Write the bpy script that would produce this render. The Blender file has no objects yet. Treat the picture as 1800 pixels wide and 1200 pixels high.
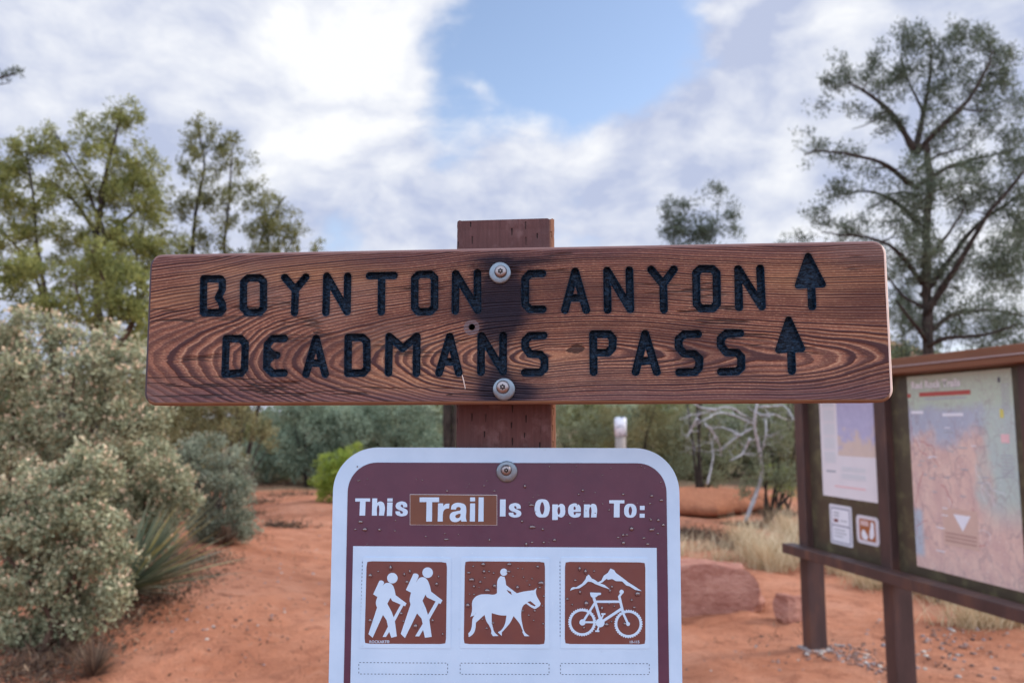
import bpy, bmesh, math, random
import numpy as np
from mathutils import Matrix, Vector

# ------------------------------------------------------------------ camera
SC = bpy.context.scene
COL = SC.collection
FPX = 1350.0                      # focal length in pixels of a 1800 px wide frame (27 mm lens)
TH = math.atan(0.108)             # camera pitched up 6.2 degrees
CAMH = 1.62
CT, ST = math.cos(TH), math.sin(TH)
cd = bpy.data.cameras.new('camera'); cam = bpy.data.objects.new('camera', cd); COL.objects.link(cam)
cd.sensor_width = 36.0; cd.lens = 27.0; cd.clip_start = 0.05; cd.clip_end = 3000
cam.location = (0, 0, CAMH); cam.rotation_euler = (math.pi/2 + TH, 0, 0)
cd.dof.use_dof = True; cd.dof.focus_distance = 0.672; cd.dof.aperture_fstop = 8.5; cd.dof.aperture_blades = 0
SC.camera = cam
SC.view_settings.view_transform = 'Standard'; SC.view_settings.look = 'None'
SC.view_settings.exposure = 0.48; SC.view_settings.gamma = 1.0
SC.cycles.use_denoising = True
SC.cycles.max_bounces = 8; SC.cycles.transparent_max_bounces = 8
SC.cycles.sample_clamp_indirect = 4.0

def ray(px, py):
    u = (px-900)/FPX; v = (600-py)/FPX
    return np.array([u, CT - v*ST, ST + v*CT])
def at(px, py, Y):
    d = ray(px, py); return np.array([0, 0, CAMH]) + d*(Y/d[1])
def onground(px, py, z=0.0):
    d = ray(px, py); return np.array([0, 0, CAMH]) + d*((z-CAMH)/d[2])

# ------------------------------------------------------------------ node helper
class G:
    def __init__(s, tree): s.t = tree; s.n = tree.nodes; s.l = tree.links
    def new(s, kind, **kw):
        n = s.n.new(kind)
        for k, v in kw.items(): setattr(n, k, v)
        return n
    def put(s, sock, v):
        if isinstance(v, bpy.types.NodeSocket): s.l.new(v, sock)
        elif v is not None:
            if isinstance(v, (tuple, list)) and sock.type == 'RGBA' and len(v) == 3: v = (*v, 1)
            sock.default_value = v
    def m(s, op, a, b=None, c=None, clamp=False):
        n = s.new('ShaderNodeMath', operation=op); n.use_clamp = clamp
        for i, v in enumerate((a, b, c)):
            if v is not None: s.put(n.inputs[i], v)
        return n.outputs[0]
    def add(s, a, b): return s.m('ADD', a, b)
    def sub(s, a, b): return s.m('SUBTRACT', a, b)
    def mul(s, a, b): return s.m('MULTIPLY', a, b)
    def sstep(s, x, a, b):
        n = s.new('ShaderNodeMapRange', interpolation_type='SMOOTHSTEP'); s.put(n.inputs[0], x)
        n.inputs[1].default_value = a; n.inputs[2].default_value = b
        return n.outputs[0]
    def maprange(s, x, a, b, c, d):
        n = s.new('ShaderNodeMapRange'); s.put(n.inputs[0], x)
        for i, v in enumerate((a, b, c, d)): n.inputs[i+1].default_value = v
        return n.outputs[0]
    def mix(s, f, a, b, blend='MIX'):
        n = s.new('ShaderNodeMix', data_type='RGBA', blend_type=blend)
        s.put(n.inputs[0], f); s.put(n.inputs[6], a); s.put(n.inputs[7], b)
        return n.outputs[2]
    def noise(s, vec, scale, detail=3, rough=.5, dist=0.0, out=0):
        n = s.new('ShaderNodeTexNoise'); s.put(n.inputs['Vector'], vec)
        n.inputs['Scale'].default_value = scale; n.inputs['Detail'].default_value = detail
        n.inputs['Roughness'].default_value = rough; n.inputs['Distortion'].default_value = dist
        return n.outputs[out]
    def voro(s, vec, scale, feature='F1', out='Distance', rnd=1.0):
        n = s.new('ShaderNodeTexVoronoi', feature=feature); s.put(n.inputs['Vector'], vec)
        n.inputs['Scale'].default_value = scale; n.inputs['Randomness'].default_value = rnd
        return n.outputs[out]
    def ramp(s, f, stops):
        n = s.new('ShaderNodeValToRGB'); s.put(n.inputs[0], f); e = n.color_ramp.elements
        while len(e) < len(stops): e.new(.5)
        for i, (p, c) in enumerate(stops): e[i].position = p; e[i].color = (*c, 1)
        return n.outputs[0]
    def sep(s, v):
        n = s.new('ShaderNodeSeparateXYZ'); s.put(n.inputs[0], v); return n.outputs[0], n.outputs[1], n.outputs[2]
    def comb(s, x, y, z):
        n = s.new('ShaderNodeCombineXYZ')
        for i, v in enumerate((x, y, z)): s.put(n.inputs[i], v)
        return n.outputs[0]
    def vs(s, v, sc):
        n = s.new('ShaderNodeVectorMath', operation='MULTIPLY'); s.put(n.inputs[0], v); n.inputs[1].default_value = sc
        return n.outputs[0]
    def dot(s, v, c):
        n = s.new('ShaderNodeVectorMath', operation='DOT_PRODUCT'); s.put(n.inputs[0], v); n.inputs[1].default_value = c
        return n.outputs['Value']
    def obj(s): return s.new('ShaderNodeTexCoord').outputs['Object']
    def attr(s, name): return s.new('ShaderNodeAttribute', attribute_name=name).outputs['Fac']
    def bump(s, h, strength=.5, dist=.01):
        n = s.new('ShaderNodeBump'); n.inputs['Strength'].default_value = strength
        n.inputs['Distance'].default_value = dist; s.put(n.inputs['Height'], h); return n.outputs[0]

def material(name):
    m = bpy.data.materials.new(name); m.use_nodes = True; g = G(m.node_tree)
    b = m.node_tree.nodes['Principled BSDF']
    return m, g, b
def pset(g, b, **kw):
    names = dict(color='Base Color', rough='Roughness', metal='Metallic', normal='Normal', spec='Specular IOR Level',
                 coat='Coat Weight', coatr='Coat Roughness', trans='Transmission Weight', ior='IOR', alpha='Alpha')
    for k, v in kw.items(): g.put(b.inputs[names[k]], v)

# ------------------------------------------------------------------ sky and sun
SUN_DIR = np.array([0.82, 0.18, 0.52]); SUN_DIR /= np.linalg.norm(SUN_DIR)
SUN_EL = math.asin(SUN_DIR[2]); SUN_AZ = math.atan2(SUN_DIR[0], SUN_DIR[1])
world = bpy.data.worlds.new('World'); SC.world = world; world.use_nodes = True
def build_sky():
    g = G(world.node_tree); bg = world.node_tree.nodes['Background']
    sky = g.new('ShaderNodeTexSky'); sky.sky_type = 'NISHITA'; sky.sun_disc = False
    sky.sun_elevation = SUN_EL; sky.sun_rotation = SUN_AZ; sky.air_density = 1.0; sky.dust_density = 0.6; sky.ozone_density = 1.2
    S = 0.15
    d = g.new('ShaderNodeTexCoord').outputs['Generated']
    x, y, z = g.sep(d)
    zs = g.mul(z, 1.7)
    p = g.comb(x, y, zs)
    warp = g.noise(p, 3.0, 4, .5, 0, out=1)
    wv = g.new('ShaderNodeVectorMath', operation='MULTIPLY_ADD')
    g.put(wv.inputs[0], warp); wv.inputs[1].default_value = (.16, .16, .16); g.put(wv.inputs[2], p)
    fine = g.noise(wv.outputs[0], 6.5, 9, .58)
    off = g.new('ShaderNodeVectorMath', operation='ADD'); g.put(off.inputs[0], wv.outputs[0]); off.inputs[1].default_value = (-.028, 0, .050)
    relief = g.sub(fine, g.noise(off.outputs[0], 6.5, 6, .55))
    small = g.noise(wv.outputs[0], 15.0, 7, .6)
    big = g.noise(p, 2.1, 3, .5)
    def blob(px, py, rad):
        c = ray(px, py); c = c/np.linalg.norm(c); k = (FPX/rad)**2*1.0
        e = g.m('EXPONENT', g.mul(g.sub(g.dot(dn, tuple(c)), 1.0), k)); return e
    nn = g.new('ShaderNodeVectorMath', operation='NORMALIZE'); g.put(nn.inputs[0], d)
    wd = g.noise(p, 4.0, 5, .55, 0, out=1)
    w2 = g.new('ShaderNodeVectorMath', operation='SUBTRACT'); g.put(w2.inputs[0], wd); w2.inputs[1].default_value = (.5, .5, .5)
    w3 = g.new('ShaderNodeVectorMath', operation='MULTIPLY_ADD'); g.put(w3.inputs[0], w2.outputs[0]); w3.inputs[1].default_value = (.13, .13, .13); g.put(w3.inputs[2], nn.outputs[0])
    w4 = g.new('ShaderNodeVectorMath', operation='NORMALIZE'); g.put(w4.inputs[0], w3.outputs[0]); dn = w4.outputs[0]
    def total(lst):
        acc = None
        for px, py, r, a in lst:
            b = g.mul(blob(px, py, r), a); acc = b if acc is None else g.add(acc, b)
        return acc
    # where the sky is open: negative; where the cloud is thick: positive
    cover = total([(940, 110, 140, -.60), (860, 230, 80, -.36), (830, 70, 55, -.30), (1010, 20, 110, -.45), (710, 270, 60, -.30), (1120, 110, 80, -.30), (1000, 190, 60, -.3), (800, 210, 55, -.30), (1080, 30, 90, -.25), (1090, 190, 60, -.26), (770, 290, 45, -.25), (980, 330, 40, -.2),
                   (590, 425, 80, -.42), (640, 330, 50, -.2), (1250, 440, 70, -.25), (1050, 420, 90, -.2), (620, 130, 180, .42), (300, 60, 320, .35), (100, 220, 260, .3), (1000, 275, 90, .34), (1120, 300, 80, .30),
                   (1260, 200, 160, .36), (1480, 70, 160, .40), (1750, 60, 170, .3), (1380, 350, 120, .38), (920, 265, 65, .36), (760, 350, 120, .30), (860, 390, 90, .25),
                   (1160, 325, 60, .3), (1700, 420, 160, .3), (430, 320, 150, .32), (845, 162, 20, .45)])
    dens = g.add(g.add(g.add(g.mul(g.sub(fine, .5), 1.5), g.mul(g.sub(small, .5), .55)), g.mul(g.sub(big, .5), .3)), g.add(cover, .13))
    mask = g.m('MAXIMUM', g.sstep(dens, -.27, .36), g.mul(g.m('MAXIMUM', g.sstep(y, .30, -.25), g.sstep(z, .55, .85)), .85))
    bright = total([(640, 130, 110, .85), (745, 110, 66, .6), (510, 60, 95, .5), (560, 260, 66, .36), (200, 10, 111, .40), (1480, 60, 74, .60), (1385, 345, 62, .80), (1760, 470, 81, .85),
                    (930, 250, 40, .55), (1040, 275, 44, .4), (1160, 325, 28, .7), (430, 350, 66, .30), (620, 340, 66, .22), (900, 400, 66, .22), (860, 160, 17, .6),
                    (1230, 170, 150, -.12), (1090, 240, 80, -.12), (720, 345, 90, -.16), (160, 230, 200, -.06), (1750, 60, 120, -.05)])
    # unseen sky behind and overhead, brightened to light the signs and ground
    back = g.m('MAXIMUM', g.sstep(y, .30, -.25), g.sstep(z, .55, .85))
    shade = g.m('ADD', g.mul(bright, .72), g.add(g.add(.19, g.mul(relief, 2.2)), g.add(g.mul(g.sub(fine, .5), .65), g.mul(g.sub(small, .5), .45))), clamp=True)
    ccol = g.mix(shade, (.375, .42, .56), (.715, .725, .745))
    ccol = g.mix(back, ccol, g.mix(fine, (1.0, 1.18, 1.50), (1.30, 1.42, 1.62)))
    cs = g.new('ShaderNodeVectorMath', operation='SCALE'); g.put(cs.inputs[0], ccol); cs.inputs['Scale'].default_value = 1.0/S
    # blue between the clouds: the sky model's own colour
    sk = g.new('ShaderNodeVectorMath', operation='MULTIPLY'); g.put(sk.inputs[0], sky.outputs[0]); sk.inputs[1].default_value = (SKYK*1.08, SKYK*.98, SKYK*.94)
    col = g.mix(mask, sk.outputs[0], cs.outputs[0])
    g.put(bg.inputs[0], col); bg.inputs[1].default_value = S
SKYK = 1.16
build_sky()
sd = bpy.data.lights.new('sun', 'SUN'); sd.energy = 2.0; sd.angle = math.radians(14); sd.color = (1.0, .93, .82)
sun = bpy.data.objects.new('sun', sd); COL.objects.link(sun)
sun.rotation_euler = Vector(tuple(SUN_DIR)).to_track_quat('Z', 'Y').to_euler()

# ------------------------------------------------------------------ object helpers
def tag(o, label=None, cat=None, group=None, kind=None):
    if label: o['label'] = label
    if cat: o['category'] = cat
    if group: o['group'] = group
    if kind: o['kind'] = kind
    return o
def empty(name, loc, rot=None, label=None, cat=None, group=None):
    o = bpy.data.objects.new(name, None); COL.objects.link(o); o.location = loc; o.empty_display_size = .1
    if rot is not None: o.rotation_euler = rot
    return tag(o, label, cat, group)
def link(name, me, mat, parent=None):
    o = bpy.data.objects.new(name, me); COL.objects.link(o)
    if mat is not None and not me.materials: me.materials.append(mat)
    if parent is not None: o.parent = parent
    return o
def npmesh(name, V, F, smooth=False, attrs=None):
    """V (n,3) array, F list of arrays (k, nsides)"""
    me = bpy.data.meshes.new(name); V = np.asarray(V, np.float32)
    if not isinstance(F, list): F = [F]
    F = [np.asarray(f, np.int32) for f in F if len(f)]
    nl = sum(f.size for f in F); npo = sum(len(f) for f in F)
    me.vertices.add(len(V)); me.vertices.foreach_set('co', V.ravel())
    me.loops.add(nl); me.loops.foreach_set('vertex_index', np.concatenate([f.ravel() for f in F]))
    me.polygons.add(npo); ls = []; o = 0
    for f in F:
        ls.append(o + np.arange(len(f))*f.shape[1]); o += f.size
    me.polygons.foreach_set('loop_start', np.concatenate(ls).astype(np.int32))
    me.polygons.foreach_set('use_smooth', np.full(npo, smooth))
    if attrs:
        for k, v in attrs.items():
            a = me.attributes.new(k, 'FLOAT', 'POINT'); a.data.foreach_set('value', np.asarray(v, np.float32))
    me.update(calc_edges=True); me.validate()
    return me
class MB:
    """collects numpy pieces into one mesh"""
    def __init__(s): s.V = []; s.F = {}; s.n = 0; s.A = []
    def put(s, V, F, a=None):
        V = np.asarray(V, float); s.V.append(V)
        for f in (F if isinstance(F, list) and not np.isscalar(F[0][0]) else [F]):
            f = np.asarray(f, int)
            if f.size: s.F.setdefault(f.shape[1], []).append(f + s.n)
        s.A.append(np.zeros(len(V)) if a is None else np.broadcast_to(a, len(V)))
        s.n += len(V)
    def box(s, lo, hi, M=None):
        x0, y0, z0 = lo; x1, y1, z1 = hi
        V = np.array([(x0,y0,z0),(x1,y0,z0),(x1,y1,z0),(x0,y1,z0),(x0,y0,z1),(x1,y0,z1),(x1,y1,z1),(x0,y1,z1)], float)
        if M is not None: V = V@M[0].T + M[1]
        s.put(V, [(0,3,2,1),(4,5,6,7),(0,1,5,4),(1,2,6,5),(2,3,7,6),(3,0,4,7)])
    def tube(s, P, R, n=6, cap=True):
        P = np.asarray(P, float); R = np.broadcast_to(np.asarray(R, float), len(P))
        T = np.gradient(P, axis=0); T /= np.linalg.norm(T, axis=1)[:, None] + 1e-12
        ref = np.array([0., 0, 1]) if abs(T[:, 2]).mean() < .9 else np.array([1., 0, 0])
        A = np.cross(T, ref); A /= np.linalg.norm(A, axis=1)[:, None] + 1e-12
        B = np.cross(T, A)
        an = np.arange(n)*2*np.pi/n
        V = P[:, None] + R[:, None, None]*(A[:, None]*np.cos(an)[None, :, None] + B[:, None]*np.sin(an)[None, :, None])
        k = len(P); i = np.arange(k-1)[:, None]*n; j = np.arange(n)[None]; j2 = (j+1) % n
        F = np.stack([i+j, i+j2, i+n+j2, i+n+j], -1).reshape(-1, 4)
        V = V.reshape(-1, 3)
        if cap:
            V = np.vstack([V, P[0], P[-1]]); c0, c1 = k*n, k*n+1
            jj = np.arange(n); T1 = np.stack([np.full(n, c0), (jj+1) % n, jj], -1); b = (k-1)*n
            T2 = np.stack([np.full(n, c1), b+jj, b+(jj+1) % n], -1)
            s.put(V, [F, T1, T2])
        else: s.put(V, F)
    def lathe(s, prof, n=32, O=(0,0,0), axis='-y'):
        """prof: (radius, out) pairs; spun round local -y (towards the viewer)"""
        an = np.arange(n)*2*np.pi/n; prof = np.asarray(prof, float)
        V = np.stack([prof[:, 0][:, None]*np.cos(an), np.repeat(-prof[:, 1][:, None], n, 1), prof[:, 0][:, None]*np.sin(an)], -1)
        k = len(prof); i = np.arange(k-1)[:, None]*n; j = np.arange(n)[None]; j2 = (j+1) % n
        F = np.stack([i+j, i+n+j, i+n+j2, i+j2], -1).reshape(-1, 4)
        s.put(V.reshape(-1, 3)+np.asarray(O), F)
    def mesh(s, name, smooth=False, attr=None):
        F = [np.concatenate(v) for v in s.F.values()]
        return npmesh(name, np.concatenate(s.V), F, smooth, {attr: np.concatenate(s.A)} if attr else None)
    def build(s, name, mat, parent=None, smooth=False, attr=None): return link(name, s.mesh(name, smooth, attr), mat, parent)
def bevel(o, w, seg=2):
    m = o.modifiers.new('bevel', 'BEVEL'); m.width = w; m.segments = seg; m.limit_method = 'ANGLE'; return o

# flat shapes: loops of (x, z) or (x, z, 1) for a smooth point, filled even-odd, in the local x-z plane facing -y
def flat_mesh(name, loops, depth=0.0, res=6):
    cu = bpy.data.curves.new(name, 'CURVE'); cu.dimensions = '2D'; cu.fill_mode = 'BOTH' if depth else 'FRONT'; cu.extrude = depth/2; cu.resolution_u = res
    for lp in loops:
        sp = cu.splines.new('BEZIER'); sp.bezier_points.add(len(lp)-1); sp.use_cyclic_u = True
        for b, q in zip(sp.bezier_points, lp):
            b.co = (q[0], q[1], 0); t = 'AUTO' if len(q) > 2 and q[2] else 'VECTOR'
            b.handle_left_type = b.handle_right_type = t
    o = bpy.data.objects.new(name, cu); COL.objects.link(o)
    dg = bpy.context.evaluated_depsgraph_get(); dg.update()
    me = bpy.data.meshes.new_from_object(o.evaluated_get(dg)); bpy.data.objects.remove(o); bpy.data.curves.remove(cu)
    me.transform(Matrix(((1,0,0,0),(0,0,-1,0),(0,1,0,0),(0,0,0,1)))); me.name = name
    return me
def me_arrays(me):
    n = len(me.vertices); V = np.empty(n*3); me.vertices.foreach_get('co', V); V = V.reshape(-1, 3)
    F = {}
    for p in me.polygons: F.setdefault(len(p.vertices), []).append(tuple(p.vertices))
    return V, [np.array(f) for f in F.values()]
def text_mesh(name, body, size, bold=0.0):
    cu = bpy.data.curves.new(name, 'FONT'); cu.body = body; cu.size = size; cu.offset = bold; cu.resolution_u = 3
    o = bpy.data.objects.new(name, cu); COL.objects.link(o)
    dg = bpy.context.evaluated_depsgraph_get(); dg.update()
    me = bpy.data.meshes.new_from_object(o.evaluated_get(dg)); bpy.data.objects.remove(o); bpy.data.curves.remove(cu)
    me.transform(Matrix(((1,0,0,0),(0,0,-1,0),(0,1,0,0),(0,0,0,1))))
    return me
def circle(cx, cy, r, n=12): return [(cx+r*math.cos(2*math.pi*i/n), cy+r*math.sin(2*math.pi*i/n), 1) for i in range(n)]
def capsule(a, b, r):
    a = np.array(a, float); b = np.array(b, float); t = (b-a)/np.linalg.norm(b-a); n = np.array([-t[1], t[0]])
    return [tuple(a+n*r), tuple(a-n*r), tuple(b-n*r), tuple(b+n*r)]
def rrect(x0, y0, x1, y1, r, n=6):
    pts = []
    for cx, cy, a0 in ((x1-r, y0+r, -90), (x1-r, y1-r, 0), (x0+r, y1-r, 90), (x0+r, y0+r, 180)):
        for k in range(n+1):
            a = math.radians(a0+90*k/n); pts.append((cx+r*math.cos(a), cy+r*math.sin(a)))
    return pts
# ------------------------------------------------------------------ planes fitted to the two signs and the kiosk
def rot(a, b, c):
    return (Matrix.Rotation(math.radians(a), 3, 'Z') @ Matrix.Rotation(math.radians(b), 3, 'X') @ Matrix.Rotation(math.radians(c), 3, 'Y'))
class Plane:
    def __init__(s, O, R): s.O = np.array(O, float); s.R = np.array(R, float); s.mat = Matrix.Translation(O) @ Matrix(R).to_4x4()
    def __call__(s, px, py, y=0.0):
        d = ray(px, py); n = s.R[:, 1]; o = np.array([0, 0, CAMH]); t = (np.dot(s.O - o, n)+y)/np.dot(d, n)
        p = s.R.T@(o + d*t - s.O); return p[0], p[2]
    def loop(s, lst, ox=0, oy=0, k=1.0, y=0.0):
        return [(*s(ox+q[0]/k, oy+q[1]/k, y), q[2] if len(q) > 2 else 0) for q in lst]
BOARD = Plane((-.00586, .66413, 1.70608), rot(-4.2, .74, -.13))
SIGN = Plane((-.00479, .70260, 1.59895), rot(.573, 1.308, .172))

# ------------------------------------------------------------------ materials of the signs
def m_plank():
    m, g, b = material('weathered stained redwood plank'); o = g.obj(); x, y, z = g.sep(o)
    lowx = g.noise(g.comb(g.mul(x, 5.0), 0.0, g.mul(z, 9.0)), 1.0, 3, .5)
    fine_w = g.noise(g.comb(g.mul(x, 16.0), 0.0, g.mul(z, 70.0)), 1.0, 3, .55)
    zc = g.add(-.0275, g.mul(g.sub(g.noise(g.comb(g.mul(x, 3.2), 3.0, 0.0), 1.0, 2), .5), .03))
    dz = g.sub(z, zc)
    hl = g.m('MAXIMUM', g.sub(.035, x), 0.0); hr = g.m('MAXIMUM', g.sub(x, .035), 0.0)
    h = g.add(.004, g.add(g.mul(hl, .205), g.mul(hr, .080)))
    h = g.add(h, g.mul(g.sub(lowx, .5), .012))
    h = g.add(h, g.mul(g.m('SINE', g.mul(x, 43.0)), .0009))
    r = g.m('SQRT', g.add(g.mul(dz, dz), g.mul(h, h)))
    r = g.add(r, g.mul(g.sub(fine_w, .5), .0026))
    ph = g.add(g.m('DIVIDE', r, .00195), g.mul(g.noise(g.comb(g.mul(r, 130.0), 0.0, 0.0), 1.0, 2), 1.6))
    fr = g.m('FRACT', ph)
    late = g.mul(g.sstep(fr, .20, .62), g.sub(1.0, g.sstep(fr, .84, 1.0)))
    rr_ = g.new('ShaderNodeTexWhiteNoise', noise_dimensions='1D'); g.put(rr_.inputs['W'], g.m('FLOOR', ph))
    late = g.mul(late, g.maprange(rr_.outputs['Value'], 0, 1, .5, 1.15))
    fib = g.noise(g.comb(g.mul(x, 22.0), 0.0, g.mul(z, 950.0)), 1.0, 4, .7)
    fleck = g.noise(g.comb(g.mul(x, 330.0), 0.0, g.mul(z, 1250.0)), 1.0, 2, .6)
    tone = g.noise(g.comb(g.mul(x, 7.0), 5.0, g.mul(z, 26.0)), 1.0, 4, .55)
    hue = g.noise(g.comb(g.mul(x, 4.0), 9.0, g.mul(z, 60.0)), 1.0, 3, .55)
    early = g.mix(hue, (.205, .074, .052), (.335, .150, .094))
    dark = g.mix(hue, (.028, .010, .015), (.078, .021, .018))
    col = g.mix(late, early, dark)
    thin = g.mul(g.sstep(fr, .20, .05), g.sstep(rr_.outputs['Value'], .25, .7)); col = g.mix(g.mul(thin, .55), col, (.56, .33, .21))
    fl = g.mul(g.sstep(fleck, .50, .66), g.mul(g.sub(1.0, g.mul(late, .95)), .62))
    col = g.mix(fl, col, (.54, .30, .18))
    col = g.mix(g.mul(g.sstep(fib, .48, .70), .62), col, (.052, .020, .020))
    col = g.mix(g.mul(g.sstep(tone, .42, .64), .62), col, (.060, .022, .022))
    gold = g.noise(g.comb(g.mul(x, 3.0), 2.0, g.mul(z, 16.0)), 1.0, 3, .5); col = g.mix(g.mul(g.mul(g.sstep(gold, .50, .66), g.sub(1.0, late)), .45), col, (.52, .27, .125))
    # purple-grey weathering of the stain along both long edges and the ends
    ed = g.sstep(g.add(g.m('ABSOLUTE', g.sub(z, .001)), g.mul(g.sub(tone, .5), .03)), .044, .068)
    col = g.mix(g.mul(ed, .70), col, g.mix(late, (.150, .072, .080), (.042, .020, .030)))
    # charring round the bolts
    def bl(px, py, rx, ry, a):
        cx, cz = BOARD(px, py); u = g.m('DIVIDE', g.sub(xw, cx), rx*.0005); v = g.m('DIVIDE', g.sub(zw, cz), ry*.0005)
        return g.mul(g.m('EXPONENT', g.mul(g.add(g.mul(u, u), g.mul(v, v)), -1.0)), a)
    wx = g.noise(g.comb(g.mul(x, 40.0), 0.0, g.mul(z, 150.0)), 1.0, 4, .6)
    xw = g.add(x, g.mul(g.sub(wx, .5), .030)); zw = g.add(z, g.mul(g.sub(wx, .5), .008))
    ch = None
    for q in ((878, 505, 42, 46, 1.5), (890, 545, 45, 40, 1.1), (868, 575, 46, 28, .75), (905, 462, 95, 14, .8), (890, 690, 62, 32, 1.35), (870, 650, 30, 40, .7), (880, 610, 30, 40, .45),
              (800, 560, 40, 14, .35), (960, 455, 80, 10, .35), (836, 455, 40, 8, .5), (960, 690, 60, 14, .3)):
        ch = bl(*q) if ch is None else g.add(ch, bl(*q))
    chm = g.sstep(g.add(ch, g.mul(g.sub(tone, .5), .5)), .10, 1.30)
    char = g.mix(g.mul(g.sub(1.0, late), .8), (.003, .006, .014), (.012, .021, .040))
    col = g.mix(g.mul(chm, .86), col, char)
    # soot thrown round each carved stroke
    soot = g.attr('soot'); col = g.mix(g.mul(soot, .55), col, (.018, .016, .022))
    # pale print left by an old washer, dark knot
    cx, cz = BOARD(829, 575.5); du = g.sub(x, cx); dv = g.sub(z, cz); rd = g.m('SQRT', g.add(g.mul(du, du), g.mul(dv, dv)))
    pr = g.mul(g.sstep(rd, .0072, .0066), g.sstep(rd, .0022, .0034))
    col = g.mix(g.mul(pr, .75), col, (.15, .115, .13))
    cx, cz = BOARD(1012, 613); du = g.m('DIVIDE', g.sub(xw, g.sub(cx, .0)), .0060); dv = g.m('DIVIDE', g.sub(z, cz), .0048)
    kn = g.sstep(g.add(g.add(g.mul(du, du), g.mul(dv, dv)), g.mul(g.sub(fleck, .5), 1.2)), 1.0, .35)
    col = g.mix(g.mul(kn, .85), col, (.030, .012, .010))
    ck = g.noise(g.comb(g.mul(x, 5.0), 1.0, g.mul(z, 85.0)), 1.0, 3, .5, .0); ckm = g.noise(g.comb(g.mul(x, 9.0), 4.0, g.mul(z, 30.0)), 1.0, 2, .5)
    crack = g.mul(g.sstep(g.m('ABSOLUTE', g.sub(ck, .5)), .016, .004), g.sstep(ckm, .52, .60)); col = g.mix(g.mul(crack, .75), col, (.018, .009, .010))
    fade = g.noise(g.comb(g.mul(x, 5.0), 7.0, g.mul(z, 14.0)), 1.0, 3, .55); col = g.mix(g.mul(g.sstep(fade, .54, .72), .30), col, (.30, .20, .17))
    hgt = g.add(g.add(g.mul(late, .55), g.mul(fib, -.45)), g.add(g.mul(fleck, .25), g.add(g.mul(kn, -1.0), g.mul(crack, -1.5))))
    pset(g, b, color=col, rough=g.maprange(late, 0, 1, .72, .55), spec=g.maprange(chm, 0, 1, .28, .08), normal=g.bump(hgt, 1.0, .0014))
    return m
def m_char():
    m, g, b = material('charred black paint in the carving'); o = g.obj(); x, y, z = g.sep(o)
    n = g.noise(g.comb(g.mul(x, 260.0), g.mul(y, 260.0), g.mul(z, 900.0)), 1.0, 4, .65); n2 = g.noise(o, 700, 3, .6)
    col = g.mix(g.sstep(n, .38, .72), (.002, .005, .012), (.026, .055, .100))  # bluish tone paints the carving's sheen into the black
    pset(g, b, color=col, rough=.42, spec=.16, normal=g.bump(g.add(n, g.mul(n2, .6)), .8, .0012)); return m
def m_edge():
    m, g, b = material('cut plank edge with painted end light'); o = g.obj(); x, y, z = g.sep(o)
    n = g.noise(g.comb(g.mul(x, 60.0), g.mul(y, 900.0), g.mul(z, 200.0)), 1.0, 4, .6)
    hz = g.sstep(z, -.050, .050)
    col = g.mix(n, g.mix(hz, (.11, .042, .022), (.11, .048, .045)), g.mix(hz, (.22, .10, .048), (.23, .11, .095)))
    col = g.mix(g.sstep(x, -.3195, -.3215), col, (.045, .026, .034)); col = g.mix(g.sstep(x, .3205, .3225), col, g.mix(n, (.52, .37, .31), (.80, .62, .54)))  # side light painted on the ends: left dark, right pale
    pset(g, b, color=col, rough=.65, normal=g.bump(n, .4, .001)); return m
def m_post():
    m, g, b = material('red-brown painted incised timber'); o = g.obj(); x, y, z = g.sep(o)
    gr = g.noise(g.comb(g.mul(x, 330.0), g.mul(y, 330.0), g.mul(z, 14.0)), 1.0, 5, .65)
    pat = g.noise(o, 45, 4, .6); blot = g.noise(o, 14, 3, .5)
    col = g.mix(gr, (.050, .020, .020), (.150, .068, .066))
    col = g.mix(g.mul(g.sstep(pat, .52, .70), .55), col, (.20, .115, .115))
    col = g.mix(g.mul(g.sstep(blot, .55, .75), .5), col, (.085, .050, .052))
    # rows of teardrop incisions pressed into the preservative-treated timber
    colr = g.new('ShaderNodeTexWhiteNoise', noise_dimensions='1D'); g.put(colr.inputs['W'], g.m('FLOOR', g.m('DIVIDE', x, .0125)))
    row = g.add(g.m('DIVIDE', z, .0150), g.mul(colr.outputs['Value'], .9)); ri = g.m('FLOOR', row); fz = g.sub(g.sub(row, ri), .5)
    off = 0.0
    cu = g.add(g.m('DIVIDE', x, .0125), off); ci = g.m('FLOOR', cu); fx = g.sub(g.sub(cu, ci), .5)
    jit = g.new('ShaderNodeTexWhiteNoise', noise_dimensions='2D'); g.put(jit.inputs['Vector'], g.comb(ci, ri, 0.0))
    fx = g.add(fx, g.mul(g.sub(jit.outputs['Value'], .5), .25))
    wdt = g.maprange(fz, -.4, .35, .010, .075)
    cut = g.mul(g.sstep(g.m('ABSOLUTE', fx), .10, .03), g.mul(g.sstep(g.add(g.m('ABSOLUTE', fz), g.mul(jit.outputs['Value'], .16)), .34, .26), g.sstep(g.sub(wdt, g.m('ABSOLUTE', fx)), -.02, .02)))
    cut = g.mul(cut, g.sstep(jit.outputs['Value'], .12, .55))
    cut = g.mul(cut, g.sstep(y, .004, .002))
    col = g.mix(g.mul(cut, .92), col, (.012, .006, .006))
    side_light = g.sstep(x, .0405, .0435); col = g.mix(g.mul(side_light, .8), col, g.mix(gr, (.13, .045, .022), (.33, .15, .08)))  # right side painted brighter, as if lit from the right
    pset(g, b, color=col, rough=.75, spec=.25, normal=g.bump(g.sub(g.add(gr, g.mul(pat, .5)), g.mul(cut, 1.5)), .7, .0016)); return m
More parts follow.
